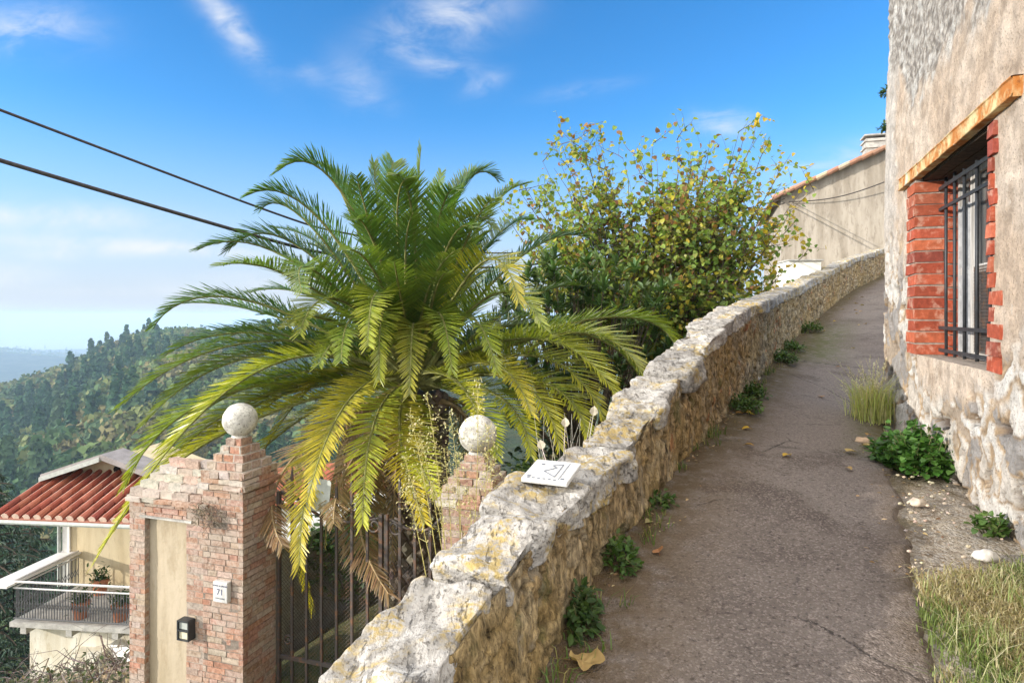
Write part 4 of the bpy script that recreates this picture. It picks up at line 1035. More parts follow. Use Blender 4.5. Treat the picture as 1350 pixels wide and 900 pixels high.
# loquat-like evergreen
eb=random.Random(17); EB=Vector((1.25,11.3,-2.9))
ev=empty('evergreen_shrub',tuple(EB),'dark evergreen shrub with long upright glossy leaves between palm and autumn shrub','shrub')
tr=MB(); lv=MB()
for k in range(230):
    an=eb.uniform(0,6.28); rr=eb.random()**.5; tgt=Vector((EB.x+math.cos(an)*rr*1.6,EB.y+math.sin(an)*rr*1.1,lerp(-1.9,1.05,eb.random()**.6)*(1) - rr*rr*.55))
    q=[EB+Vector((math.cos(an)*.1,math.sin(an)*.1,0)),EB.lerp(tgt,.5)+Vector((math.cos(an)*.15,math.sin(an)*.15,.1)),tgt]
    tr.tube(q,[.02,.012,.006],4,(.10,.08,.055))
    c=eb.choice([(.07,.13,.035),(.09,.165,.045),(.06,.11,.032),(.14,.20,.07)])
    for j in range(13):
        a2=j*2.4+an; el=R(eb.uniform(5,75)); d=Vector((math.cos(a2)*math.cos(el),math.sin(a2)*math.cos(el),math.sin(el)))
        leaf(lv,tgt-UPV*(.02*(j%5)),d,UPV,eb.uniform(.20,.32),eb.uniform(.03,.042),jitc(c if eb.random()<.93 else (.30,.26,.06),.2,eb),.35,0,5)
tr.build('branches',M['bark'],ev); lv.build('foliage',M['glossy_leaf'],ev)

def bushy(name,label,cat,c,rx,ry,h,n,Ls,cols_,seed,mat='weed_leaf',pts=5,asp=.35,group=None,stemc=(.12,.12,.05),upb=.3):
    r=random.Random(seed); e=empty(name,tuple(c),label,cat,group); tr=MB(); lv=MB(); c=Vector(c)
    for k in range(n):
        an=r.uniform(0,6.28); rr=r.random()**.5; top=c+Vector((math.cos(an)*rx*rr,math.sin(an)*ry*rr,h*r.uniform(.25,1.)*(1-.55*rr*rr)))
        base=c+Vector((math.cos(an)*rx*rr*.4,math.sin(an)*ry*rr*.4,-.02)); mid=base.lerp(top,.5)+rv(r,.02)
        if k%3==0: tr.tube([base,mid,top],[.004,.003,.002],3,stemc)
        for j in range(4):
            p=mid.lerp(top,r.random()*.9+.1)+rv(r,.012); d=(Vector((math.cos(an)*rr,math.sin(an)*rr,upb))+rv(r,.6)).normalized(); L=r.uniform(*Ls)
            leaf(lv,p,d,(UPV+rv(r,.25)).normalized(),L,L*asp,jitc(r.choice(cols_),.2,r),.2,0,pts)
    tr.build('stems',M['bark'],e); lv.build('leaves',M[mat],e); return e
GR=[(.06,.12,.025),(.085,.155,.03),(.05,.095,.02),(.11,.17,.04)]
# bush between right pillar and wall
b=P(700,610,6.6); bushy('leafy_bush','small dark green bush between the right pillar and the stone wall','bush',(b.x,b.y,-2.1),.42,.35,.75,320,(.04,.075),[(.03,.07,.02),(.05,.10,.025),(.09,.14,.035)],31,pts=9,asp=.42)
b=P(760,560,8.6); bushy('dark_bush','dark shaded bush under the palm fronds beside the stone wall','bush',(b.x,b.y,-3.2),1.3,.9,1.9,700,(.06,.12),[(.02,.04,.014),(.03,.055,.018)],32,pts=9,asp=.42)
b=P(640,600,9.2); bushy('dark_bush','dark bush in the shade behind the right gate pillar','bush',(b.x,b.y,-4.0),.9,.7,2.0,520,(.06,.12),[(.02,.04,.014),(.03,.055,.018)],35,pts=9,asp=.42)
b=P(560,640,9.6); bushy('garden_bush','bright green bush seen above the gate beside the palm trunk','bush',(b.x-.9,b.y,-4.2),1.1,.7,2.2,520,(.05,.10),GR,33,pts=9,asp=.4)
# clover-like clump at the house foot
p=HP(ha(1243),0,.10); z=gz(p.x,p.y); bushy('nettle_clump','bright green leafy weed clump at the foot of the stone house','weed',(p.x-.06,p.y,z-.02),.28,.34,.40,420,(.03,.055),[(.05,.13,.02),(.075,.18,.03),(.10,.21,.04),(.045,.10,.02)],41,pts=9,asp=.5)
p=HP(ha(1335),0,.10); z=gz(p.x,p.y); bushy('small_weed','small green weed in the stones near the right edge of the house','weed',(p.x,p.y,z+.02),.07,.09,.10,40,(.02,.04),GR,42,pts=9,asp=.5)
# weeds along the foot of the wall
wd=[(3.05,.10,.16,90,'low weed clump in the shade at the nearest visible foot of the wall'),(2.55,.09,.26,90,'dark weeds against the wall just behind the big dry leaf'),(3.75,.10,.10,50,'sparse flat weed at the wall foot beside the small dry leaf'),
    (5.9,.20,.24,190,'dense green weed clump at the wall foot level with the house corner'),(6.45,.16,.26,150,'second dense weed clump at the wall foot just up the path'),(8.6,.22,.30,190,'wide dark weed mat at the wall foot below the path joint'),(9.6,.22,.28,170,'weeds at the wall foot beside the mossy stretch of path'),(11.4,.25,.3,150,'farthest weed clump at the wall foot near the top of the path')]
for i,(y,rr,h,n,lab) in enumerate(wd):
    x=float(np.interp(y,YS,LX))+rr*.55; bushy('wall_weed',lab,'weed',(x-rr*.25,y,gz(x,y)),rr*.9,rr*2.1,h*.62,n,(.022,.05),GR if i!=1 else [(.04,.08,.02),(.06,.10,.025)],50+i,pts=5,asp=.3,group='weeds along the foot of the stone wall')
# narrow blades in the path
for i,(px,py,y) in enumerate(((866,700,3.25),(872,712,3.2))): pass
def blades(mb,c,r,n,h,rad,cols_,w=.004,lean=.6):
    for k in range(n):
        an=r.uniform(0,6.28); p=Vector(c)+Vector((r.gauss(0,rad*.5),r.gauss(0,rad*.5),0)); d=Vector((math.cos(an),math.sin(an),0)); hh=h*r.uniform(.4,1.15); ln=r.uniform(.1,1)*lean*hh
        s=Vector((-d.y,d.x,0)); cc=jitc(r.choice(cols_),.2,r); a=p; m_=p+d*ln*.35+UPV*hh*.6; e=p+d*ln+UPV*hh*r.uniform(.6,1.)
        n0=len(mb.v); mb.v += [tuple(a-s*w),tuple(a+s*w),tuple(m_-s*w*.8),tuple(m_+s*w*.8),tuple(e)]
        mb.face((n0,n0+1,n0+3,n0+2),cc); mb.face((n0+2,n0+3,n0+4),cc)
# pale dry clump at the corner
r6=random.Random(61); c=P(1150,560,5.95); z=gz(c.x,c.y)
e=empty('dry_grass_clump',(c.x,c.y,z),'pale yellow-green feathery grass clump at the corner of the stone house','grass clump')
mb=MB(); blades(mb,(c.x,c.y,z),r6,520,.46,.17,[(.60,.58,.26),(.50,.54,.18),(.70,.64,.38),(.42,.48,.14)],.0028,.95); o_=mb.build('blades',M['weed_leaf'],e)
mb=MB()
for k in range(70):
    an=r6.uniform(0,6.28); d=Vector((math.cos(an),math.sin(an),0)); h=r6.uniform(.3,.62); p=Vector((c.x+r6.gauss(0,.08),c.y+r6.gauss(0,.08),z)); q=[p,p+d*.05+UPV*h*.6,p+d*r6.uniform(.1,.25)+UPV*h]
    mb.tube(q,[.002,.0015,.001],3,jitc((.55,.50,.28),.2,r6))
    for j in range(9): leaf(mb,q[1].lerp(q[2],r6.random()),rv(r6)+UPV*.3,UPV,.022,.005,jitc((.62,.56,.36),.2,r6),.1,0,3)
mb.build('seed_heads',M['weed_leaf'],e)
# verge grass
r7=random.Random(71); mb=MB(); cnt=0
while cnt<6500:
    y=r7.uniform(1.2,4.4); x=r7.uniform(edge_x(y)-.03,edge_x(y)+1.35)
    if (x-KX)*HN.x+(y-KY)*HN.y<.02: continue
    dens=noise.noise(Vector((x*1.6,y*1.6,3)))+.35*noise.noise(Vector((x*5,y*5,8)))+sstep(3.2,2.4,y)*.75+sstep(.0,.5,x-edge_x(y))*.45-.42
    dens-=.75*sstep(2.75,3.25,y)
    if r7.uniform(-.25,.6)>dens: continue
    z=gz(x,y)+.012; gn=noise.noise(Vector((x*2.3,y*2.3,11)))+r7.uniform(-.35,.35)
    cc=[(.15,.20,.05),(.20,.25,.07),(.12,.16,.04)] if gn>.28 else [(.46,.38,.20),(.38,.31,.16),(.54,.46,.28),(.30,.24,.11)]
    blades(mb,(x,y,z),r7,4,(.05 if gn>.05 else .04),.035,cc,.0022,1.6 if gn<=0 else 1.0); cnt+=1
cnt=0
while cnt<700:
    y=r7.uniform(1.3,4.3); x=r7.uniform(edge_x(y)-.02,edge_x(y)+1.3)
    if (x-KX)*HN.x+(y-KY)*HN.y<.04: continue
    if noise.noise(Vector((x*3,y*3,5)))+r7.uniform(-.4,.4)<.9*sstep(2.6,3.2,y): continue
    blades(mb,(x,y,gz(x,y)+.012),r7,5,.11,.04,[(.50,.44,.25),(.58,.52,.33),(.30,.32,.12),(.20,.27,.07)],.0016,1.9); cnt+=1
tag(mb.build('verge_grass',M['weed_leaf']),'patchy green and straw coloured grass on the sunny verge','grass',None,'stuff')
# thin tufts at the wall foot
mb=MB()
for k in range(210):
    y=r7.uniform(1.6,13); x=float(np.interp(y,YS,LX))+abs(r7.gauss(0,.07))+.02
    if noise.noise(Vector((y*1.9,0,4)))+r7.uniform(-.3,.3)<.05: continue
    blades(mb,(x,y,gz(x,y)),r7,9,.09,.04,[(.09,.15,.03),(.12,.17,.04),(.30,.26,.10)],.003,1.)
tag(mb.build('path_edge_grass',M['weed_leaf']),'thin grass tufts growing along the shaded foot of the stone wall','grass',None,'stuff')
# fallen leaves and stones
def fallen(c,L,asp,colr_,label,cat='dry leaf',name='dry_leaf',tilt=.3,seed=0,group=None,pts=9):
    r=random.Random(seed); mb=MB(); an=r.uniform(0,6.28); d=Vector((math.cos(an),math.sin(an),r.uniform(0,.15))); up=(UPV+rv(r,tilt*.4)).normalized()
    leaf(mb,Vector(c)+UPV*.012,d,up,L,L*asp,colr_,.35,0,pts,tuple(x*.85 for x in colr_)); mb.tube([Vector(c)+UPV*.012,Vector(c)-d*L*.3+UPV*.004],.002,3,tuple(x*.6 for x in colr_))
    tag(mb.build(name,M['dry_leaf']),label,cat,group)
def gp(px,py):
    """ground point of the path seen towards (px,py)"""
    for y in np.arange(1.5,20,.01):
        x=(px-675)/F*y
        if (415-py)/F*y<gz(x,y)+.006: return Vector((x,y,gz(x,y)+.008))
    return Vector((0,3,-1))
c=gp(768,878); mb=MB(); dv=Vector((.93,-.36,0)); sv=Vector((.36,.93,0)); rings=[]
for k in range(7):
    row=[]; rr=k/6
    for i in range(40):
        th=2*math.pi*i/40; rad=.062*(1+.22*math.cos(th)+.10*math.cos(5*th)+.03*noise.noise(Vector((th*3,0,0))))*(1-.25*abs(math.sin(th)))
        q=dv*(math.cos(th)*rad*rr)+sv*(math.sin(th)*rad*rr); z=.014+.030*rr*rr*(.5+.5*math.sin(2*th+.6))+.004*noise.noise(Vector((q.x*60,q.y*60,1)))-.006*math.cos(5*th)*rr
        row.append(c+q+UPV*z)
    row.append(row[0]); rings.append(row)
cc=[[mixc((.48,.34,.14),(.34,.22,.09),clamp(.5+.9*noise.noise(Vector((i*.3,k*.5,2))))) for i in range(41)] for k in range(7)]
mb.grid(rings,cc,0); mb.tube([c+UPV*.012,c-dv*.10+UPV*.006],.002,4,(.25,.16,.08))
tag(mb.build('dry_leaf',M['dry_leaf'],smooth=True),'large tan dry leaf lying at the wall foot near the lower edge','dry leaf')
fallen(gp(869,733),.06,.5,(.42,.20,.09),'small curled russet leaf on the asphalt beside the wall weeds',tilt=1.2,seed=3)
fallen(gp(878,667),.085,.4,(.42,.31,.17),'flat brown leaf at the wall foot beyond the russet leaf',seed=4)
fallen(gp(858,690),.05,.4,(.40,.34,.16),'pale little leaf against the wall between the two brown leaves',seed=5)
r8=random.Random(81)
for k in range(46):
    if k<16: p=gp(r8.uniform(925,1000),r8.uniform(500,552)); i,d=near(p.x,p.y)
    elif k<36: p=gp(r8.uniform(1075,1150),r8.uniform(392,440)); i,d=near(p.x,p.y)
    else: p=gp(r8.uniform(960,1150),r8.uniform(460,620)); i,d=near(p.x,p.y)
    if d<.03 or p.z<-3: continue
    p=Vector((p.x,p.y,gz(p.x,p.y)+.008)) 
    fallen(p,r8.uniform(.05,.085),.45,jitc(r8.choice([(.50,.34,.05),(.40,.22,.07),(.45,.32,.14)]),.2,r8),'small yellow or brown fallen leaf on the shaded path',seed=100+k,group='fallen leaves scattered on the path',name='fallen_leaf')
mb=MB(); rl2=random.Random(55)
for k in range(900):
    y=rl2.uniform(1.7,12) if k<650 else rl2.uniform(1.8,5.2)
    x=float(np.interp(y,YS,LX))+.02+abs(rl2.gauss(0,.10)) if k<650 else edge_x(y)+rl2.gauss(.05,.16)
    if (x-KX)*HN.x+(y-KY)*HN.y<.04 and y<KY+.3: continue
    if noise.noise(Vector((x*2.5,y*2.5,9)))<-.05: continue
    d=Vector((rl2.gauss(0,1),rl2.gauss(0,1),rl2.uniform(-.1,.3))); leaf(mb,Vector((x,y,gz(x,y)+.012)),d,(UPV+rv(rl2,.4)).normalized(),rl2.uniform(.012,.035),rl2.uniform(.003,.009),jitc(rl2.choice([(.34,.24,.12),(.26,.16,.08),(.45,.36,.2),(.18,.12,.07)]),.25,rl2),.3,0,3)
tag(mb.build('leaf_litter',M['dry_leaf']),'small brown leaf litter gathered along both edges of the path','leaf litter',None,'stuff')
def stone(c,s,label,seed,colr_=(.50,.42,.33),flat=.45,group=None):
    mb=MB(); N=12; rr=[]
    for i in range(N+1):
        th=math.pi*i/N; row=[]
        for j in range(2*N+1):
            ph=math.pi*j/N; d=Vector((math.sin(th)*math.cos(ph),math.sin(th)*math.sin(ph)*.75,math.cos(th)*flat)); row.append(Vector(c)+d*s*(1+.35*noise.noise(d*2.2+Vector((seed*3,0,0)))))
        rr.append(row)
    mb.grid(rr,[[colr_]*(2*N+1)]*(N+1),0); tag(mb.build('loose_stone',M['attr_stone'],smooth=True),label,'stone',group)
stone(gp(1140,583)+UPV*.01,.075,'flat tan stone lying on the path by the dry grass clump',1,(.46,.33,.22),.35)
stone(gp(994,501)+UPV*.02,.07,'pale stone at the wall foot behind the dense weed clumps',2,(.55,.50,.43))
stone(gp(1210,665)+UPV*.01,.05,'small grey stone on bare soil below the green weed clump',3)
stone(gp(1300,737)+UPV*.01,.06,'whitish stone on the verge near the house foot',4,(.6,.56,.5))
for k in range(130):
    y=r8.uniform(1.7,5.2); x=edge_x(y)+abs(r8.gauss(0,.28))-.04
    if (x-KX)*HN.x+(y-KY)*HN.y<.05: continue
    stone(Vector((x,y,gz(x,y)+.014)),r8.uniform(.005,.013),'little pale pebble on the sunny verge',10+k,jitc((.42,.35,.27),.25,r8),.6,'pebbles on the verge')
# utility marker lying on the coping
i_=float(np.interp(3.32*U,YS,SL)); f_,tp_,t_,n_=wl(i_)
mk=empty('marker_plate',tuple(tp_+n_*.2+UPV*.05),'white square marker plate with a black triangle sign set on the wall top','marker plate')
u=(n_*-1.0).normalized(); v=(t_+UPV*.22).normalized(); nn=u.cross(v).normalized(); c=tp_+n_*.13+UPV*.032
def slab(mb,c,u,v,nn,w,h,th,cc=(1,1,1)): mb.box(c-u*w/2-v*h/2,u*w,v*h,nn*th,cc)
mb=MB(); slab(mb,c-nn*.01,u,v,nn,.215,.20,.022); o_=mb.build('plate',M['plaque_white'],mk); bv=o_.modifiers.new('round','BEVEL'); bv.width=.005; bv.segments=2
mb=MB(); 
def seg(a,b,wd=.0038):
    A=c+u*a[0]*.82+v*a[1]*.82+nn*.0136; B=c+u*b[0]*.82+v*b[1]*.82+nn*.0136; d=(B-A).normalized(); s=nn.cross(d); mb.box(A-s*wd/2,B-A,s*wd,nn*.0012)
seg((.045,-.075),(.045,.075)); seg((.045,-.075),(-.035,-.02)); seg((-.035,-.02),(.02,.03)); seg((.02,.03),(-.01,.055)); seg((-.01,.055),(.045,.075)); seg((.075,-.1),(.075,.1),.003)
for (a,b) in ((-.095,-.09),(.095,-.09),(-.07,.06)): seg((a-.009,b),(a+.009,b),.010)
for k in range(6): seg((-.1+.03*k,-.108),(-.085+.03*k,-.108),.006)
mb.build('printed_sign',M['ink_grey'],mk)
# weeds gone to seed by the right pillar
r9=random.Random(91)
c=P(600,760,5.15); e=empty('seeding_weed',(c.x,c.y,-3.6),'tall pale yellow weed gone to seed in front of the right brick pillar','weed'); mb=MB(); lv=MB()
tips=[(545,545),(560,520),(585,590),(530,600),(575,640),(600,600),(625,500),(640,560),(650,600),(620,640),(555,580),(660,640),(540,640),(590,545)]
for (px,py) in tips:
    tp_=P(px+r9.uniform(-6,6),py,5.05+r9.uniform(-.12,.12)); b_=Vector((c.x+r9.uniform(-.08,.08),c.y+r9.uniform(-.05,.05),-3.4)); mid=b_.lerp(tp_,.62)+Vector((.05,-.02,-.02))
    q=[]; 
    for i in range(12): t=i/11; q.append(b_*((1-t)**2)+(mid*2-b_*.5-tp_*.5)*(2*t*(1-t))+tp_*(t*t))
    mb.tube(q,[lerp(.007,.002,i/11) for i in range(12)],4,(.50,.44,.16))
    for i in range(150):
        t=r9.uniform(.70,1.0); j=min(int(t*11),10); p=q[j].lerp(q[j+1],t*11-j); sd=rv(r9,.055*(1.25-t)*2.2); sd.z=abs(sd.z)*.6
        leaf(lv,p+sd,rv(r9)+UPV*.4,UPV,r9.uniform(.014,.03),.0065,jitc(r9.choice([(.62,.56,.30),(.70,.64,.42),(.54,.52,.26),(.56,.48,.24)]),.2,r9),.1,0,3)
        if i%7==0: mb.tube([p,p+sd],.0013,3,(.52,.46,.2),cap=False)
mb.build('stalks',M['bark'],e); lv.build('seed_heads',M['weed_leaf'],e)
# dead stalks with pale pods behind the marker
c=P(745,640,4.0); e=empty('dead_stalks',(c.x,c.y,-2.4),'bleached dead stalks with pale pods behind the white marker plate','dead plant'); mb=MB()
pods=[(715,592),(726,645),(782,548),(705,628),(745,563)]
for k in range(34):
    px,py=(r9.uniform(700,790),r9.uniform(540,640)) if k>=len(pods) else pods[k]
    if py<420+ .0: continue
    tp_=P(px,py,3.95+r9.uniform(-.15,.25)); b_=P(742+r9.uniform(-25,25),660,4.0); b_.z-=.35; q=[b_,b_.lerp(tp_,.5)+rv(r9,.04),tp_]; mb.tube(q,[.006,.005,.003] if k<6 else [.003,.002,.001],4,jitc((.55,.50,.42),.2,r9))
    if k<len(pods):
        d=(tp_-q[1]).normalized(); leaf(mb,tp_,d+UPV*.2,Vector((0,-1,.3)),.065,.028,(.46,.41,.31),.3,0,5)
mb.build('stalks',M['bark'],e)
# tiny white-flowered sprig at the wall's garden side
# ------------------------------------------------------------------ gable house at the top of the path
gb=empty('gable_house',(13,24,0),'beige plastered house gable with tiled verge at the top of the path','house')
Y0=25.5
A=P(1030,0,Y0); B=P(1330,0,Y0-2.2); A.z=B.z=0; u=(B-A).normalized(); n=Vector((u.y,-u.x,0)); Wd=(B-A).length
zl=(415-258)/F*Y0; sl=math.tan(R(23))
def gz_(t): return zl+ (t*sl if t<Wd*.62 else (Wd*.62)*sl-(t-Wd*.62)*sl)
mb=MB(); prof=[(0,-2),(Wd,-2),(Wd,gz_(Wd)),(Wd*.62,gz_(Wd*.62)),(0,gz_(0))]
f=[A+u*t+UPV*z for t,z in prof]; bk=[p-n*8 for p in f]; mb.poly(f); mb.poly(bk[::-1])
for i in range(5): j=(i+1)%5; mb.poly([f[i],bk[i],bk[j],f[j]])
mb.build('wall',M['gable_plaster'],gb)
mb=MB(); t=-.35; tk=Wd*.62
k=0
while t<tk:   # verge tiles
    z=zl+t*sl+.03; L=.42; d=(u+UPV*sl).normalized(); up=d.cross(n)*-1
    if up.z<0: up=-up
    pp=A+u*t+UPV*z
    for j in range(9):
        o_=pp-n*(-.28+j*.95*0)-n*(j*.9)
        mb.tube([o_+n*.0,o_+d*L*1.1+up*.03],[.10,.085],8,jitc((.40,.22,.14) if rnd.random()<.7 else (.5,.36,.26),.2))
    t+=L*.93; k+=1
slab0=A+u*-.35+UPV*(zl-.35*sl-.03)+n*.32
d=(u+UPV*sl); mb.box(slab0,d*(tk+.35),n*-8.4,UPV*.07,(.34,.25,.18))
d2=(u-UPV*sl); mb.box(A+u*tk+UPV*(zl+tk*sl-.03)+n*.32,d2*(Wd-tk+.6),n*-8.4,UPV*.07,(.42,.2,.12))
mb.build('roof',M['clay_tile'],gb)
mb=MB(); tc=(P(1149,415,Y0)-A).length; cb=A+u*(tc-.35)-n*1.0; cb.z=zl+tc*sl-.35; mb.box(cb,u*1.1,n*-.7,UPV*1.1)
for z in (.72,.98,1.2): mb.box(cb+UPV*z-u*.06+n*.06,u*1.22,n*-.82,UPV*.06)
mb.build('chimney',M['concrete'],gb)
an_=empty('garden_hut',(11.7,22.5,1.0),'small bright white plastered hut peeping over the wall beside the beige gable','hut')
a=P(1040,0,21); a.z=.6; mb=MB(); mb.box(a,Vector((1.0,-.1,0)),Vector((.1,1.2,0)),UPV*1.15); mb.build('wall',M['white_plaster'],an_)
mb=MB(); mb.box(a+Vector((-.06,-.07,1.152)),Vector((1.12,-.1,0)),Vector((.1,1.36,0)),UPV*.05); mb.build('roof_slab',M['concrete'],an_)
# small fern on the house corner
r10=random.Random(5)
for i,(z,lab) in enumerate(((2.2,'upper tiny plant rooted in the house corner against the sky'),(1.85,'lower tiny plant rooted in the house corner against the sky'))):
    mb=MB(); c=HP(-.0,z,-.02)
    for k in range(40): leaf(mb,c+rv(r10,.02),Vector((-.5,.5,.1))+rv(r10,.5),UPV,.05,.013,jitc((.08,.13,.04),.2,r10),.2,0,5)
    tag(mb.build('wall_fern',M['weed_leaf']),lab,'weed')
# ------------------------------------------------------------------ overhead cables
def cable(pts,rad,label):
    q=[P(*p) for p in pts]
    for _ in range(4):
        n_=[q[0]]
        for a,b in zip(q,q[1:]): n_ += [a.lerp(b,.25),a.lerp(b,.75)]
        q=n_+[q[-1]]
    q.append(P(*pts[-1])); mb=MB(); mb.tube(q,rad,7)
    tag(mb.build('overhead_cable',M['cable'],smooth=True),label,'cable')
cable([(-330,20,5.23),(0,145,6.6),(362,282,9.26),(450,310,10.3),(720,345,15.),(1034,262,25.4)],.016,'upper and thinner of the two dark cables crossing the sky to the palm')
cable([(-330,110,5.23),(0,212,6.6),(355,317,9.2),(450,340,10.3),(720,360,15.),(1034,268,25.4)],.024,'lower and thicker of the two dark cables crossing the sky to the palm')
mb=MB(); q=[]
for i in range(13):
    t=i/12; p=P(lerp(1040,1166,t),lerp(266,240,t)+7*math.sin(math.pi*t),lerp(25.3,24.1,t)); q.append(p)
mb.tube(q,.022,5); tag(mb.build('wall_cable',M['cable']),'thin black cable sagging across the beige gable wall','cable')

# ------------------------------------------------------------------ villa below on the left
vu=Vector((.994,-.11,0)).normalized(); vb=Vector((.11,.994,0)).normalized()
BC=P(18,766,16.3); BF=BC.z-1.0     # balcony corner, floor level
vil=empty('villa',(-10.5,18,-10.5),'cream villa with red tiled porch roof and iron balcony below the path','house')
W0=BC+vb*2.15; W0.z=0
def VP_(a,b,z): p=BC+vu*a+vb*b; return Vector((p.x,p.y,z))
WL=3.9
mb=MB(); mb.box(VP_(-.5,2.15,BF),vu*WL,vb*1.9,UPV*(2.9+.3)); 
# gable wall above the porch roof
zr0=-4.16; 
e0=VP_(.35,2.15,BF+3.2); rl_=.33; hw_=1.7
f=[VP_(-.5,2.17,BF+3.2),VP_(-.5+2*hw_,2.17,BF+3.2),VP_(-.5+2*hw_,2.17,zr0-.38),VP_(-.5+hw_,2.17,zr0-.38+hw_*rl_),VP_(-.5,2.17,zr0-.38)]
bk=[p+vb*1.85 for p in f]; mb.poly(f); mb.poly(bk[::-1])
for i in range(5): j=(i+1)%5; mb.poly([f[i],bk[i],bk[j],f[j]])
mb.build('wall',M['cream_wall'],vil)
mb=MB(); mb.box(VP_(.12,.35,-12),vu*WL,vb*3.6,UPV*(12+BF-.2)); mb.build('lower_wall',M['lower_wall'],vil)
mb=MB()
for sg in (0,1):
    if sg==0: a=VP_(-.6,1.45,zr0-.1-.95*rl_+.02); d=vu*(hw_+.1)+UPV*(hw_+.1)*rl_
    else: a=VP_(-.5+hw_,1.45,zr0-.38+hw_*rl_+.02); d=vu*(hw_+.4)-UPV*(hw_+.4)*rl_
    mb.box(a,d,vb*.9,UPV*.15)
rfo=mb.build('roof',M['grey_roof'],vil)
mb=MB(); a=VP_(-.62,1.42,zr0-.1-.95*rl_-.03); mb.box(a,vu*(hw_+.1)+UPV*(hw_+.1)*rl_,vb*.03,UPV*.13); mb.build('fascia',M['grey_sheet'],rfo)
c=VP_(1.15,2.155,zr0-.22); mb=MB(); mb.tube([c,c-vb*.02],.10,14); mb.build('round_vent',M['dark_room'],vil)
# porch roof with rolled clay tiles
ze=-5.2-.0; PB=VP_(-.55,.1,0); eav=P(2,680,16.5); ax=(eav-BC).dot(vu)
mb=MB(); pitch=.30; dep=2.0; nn_=0
x=ax-.1
base0=lambda xx,dd: VP_(xx,.05+dd,eav.z+dd*pitch)
mb.box(base0(x-.1,-.02)-UPV*.07,vu*(WL+.6),vb*(dep+.12)+UPV*(dep+.12)*pitch,UPV*.05,(.30,.12,.08))
while x<ax+WL+.3:
    for k in range(6):
        d0=k*.35; d1=d0+.38
        cc=jitc(rnd.choice([(.29,.075,.042),(.24,.06,.036),(.33,.105,.062)]),.15)
        q0=base0(x,d0)+UPV*.03; q1=base0(x,d1)+UPV*.055
        mb.tube([q1,q0],[.070,.092],8,cc)
        if k==0: mb.tube([q0,q0-vb*.012-UPV*.004],[.093,.093],8,(.62,.46,.36))
    mb.tube([base0(x-.095,-.02)+UPV*.06,base0(x-.095,2.1)+UPV*.075],[.012,.012],4,(.66,.52,.42)) 
    x+=.30
mb.build('porch_roof',M['clay_tile'],vil)
mb=MB(); mb.tube([base0(ax-.25,-.08)-UPV*.06,base0(ax+WL+.3,-.08)-UPV*.06],.055,8); mb.tube([VP_(-.55,2.05,eav.z+.1),VP_(-.55,2.05,BF)],.05,8); mb.build('gutter',M['grey_sheet'],vil)
mb=MB(); mb.box(VP_(-.48,2.08,BF),vu*.22,vb*.06,UPV*2.5); mb.build('porch_post',M['white_plaster'],vil)
mb=MB(); mb.box(VP_(-.06,-.06,BF-.12),vu*(WL+.3),vb*2.3,UPV*.12); mb.build('balcony_floor',M['concrete'],vil)
for i in range(5):
    mb=MB(); mb.box(VP_(.2+1.25*i,-.02,BF-.30),vu*.16,vb*.7,UPV*.18); mb.build('bracket',M['concrete'],vil)
mb=MB(); mb.box(VP_(2.7,2.12,BF),vu*1.1,vb*.05,UPV*2.1); mb.build('window',M['dark_glass'],vil)
rlg=MB()
def rail_run(fr,to,n):
    d=to-fr
    rlg.tube([fr+UPV*1.0,to+UPV*1.0],.030,6,(.62,.60,.58)); rlg.tube([fr+UPV*.84,to+UPV*.84],.022,6,(.62,.60,.58)); rlg.tube([fr+UPV*.08,to+UPV*.08],.018,6,(.12,.12,.12))
    for i in range(n+1):
        p=fr+d*(i/n); rlg.tube([p+UPV*.08,p+UPV*.84],.011,4,(.10,.10,.105)); 
        if i<n:
            w=d/n; m_=p+w*.5; rlg.tube([p+UPV*.30,m_+UPV*.42,p+w+UPV*.30],.009,4,(.13,.13,.13)); rlg.tube([p+UPV*.52,m_+UPV*.40,p+w+UPV*.52],.009,4,(.13,.13,.13))
rail_run(VP_(0,0,BF),VP_(WL,0,BF),52); rail_run(VP_(0,0,BF),VP_(0,2.1,BF),18)
rlg.build('balcony_railing',M['attr_matte'],vil)
aw=MB(); aw.box(VP_(-.55,-.25,BC.z-.08),vu*.6,vb*2.6,UPV*.05); aw.build('side_shelf',M['white_paint'],vil)
# chimney stub and buttress under the balcony
mb=MB(); a=VP_(1.65,-.05,-12); mb.box(a,vu*.62,vb*.6,UPV*(12-8.55)); mb.box(a+UPV*(12-8.55)-vu*.05-vb*.05,vu*.72,vb*.7,UPV*.1); mb.build('flue',M['lower_wall'],vil)
mb=MB(); mb.poly([VP_(2.6,.0,BF-.45),VP_(5.4,.0,BF-.45),VP_(5.4,-.9,BF-1.7),VP_(4.2,-.9,BF-1.7)]); mb.poly([VP_(2.6,.54,BF-.45),VP_(2.6,0,BF-.45),VP_(4.2,-.9,BF-1.7),VP_(4.2,.54,BF-1.7)]); mb.build('stair_flank',M['white_plaster'],vil)
labs=['terracotta pot with a low plant on the balcony near its left corner','terracotta pot with a bushy plant at the middle of the balcony','terracotta pot with a spreading plant on the balcony nearest the brick pillar','small red flower pot by the villa wall at the back of the balcony']
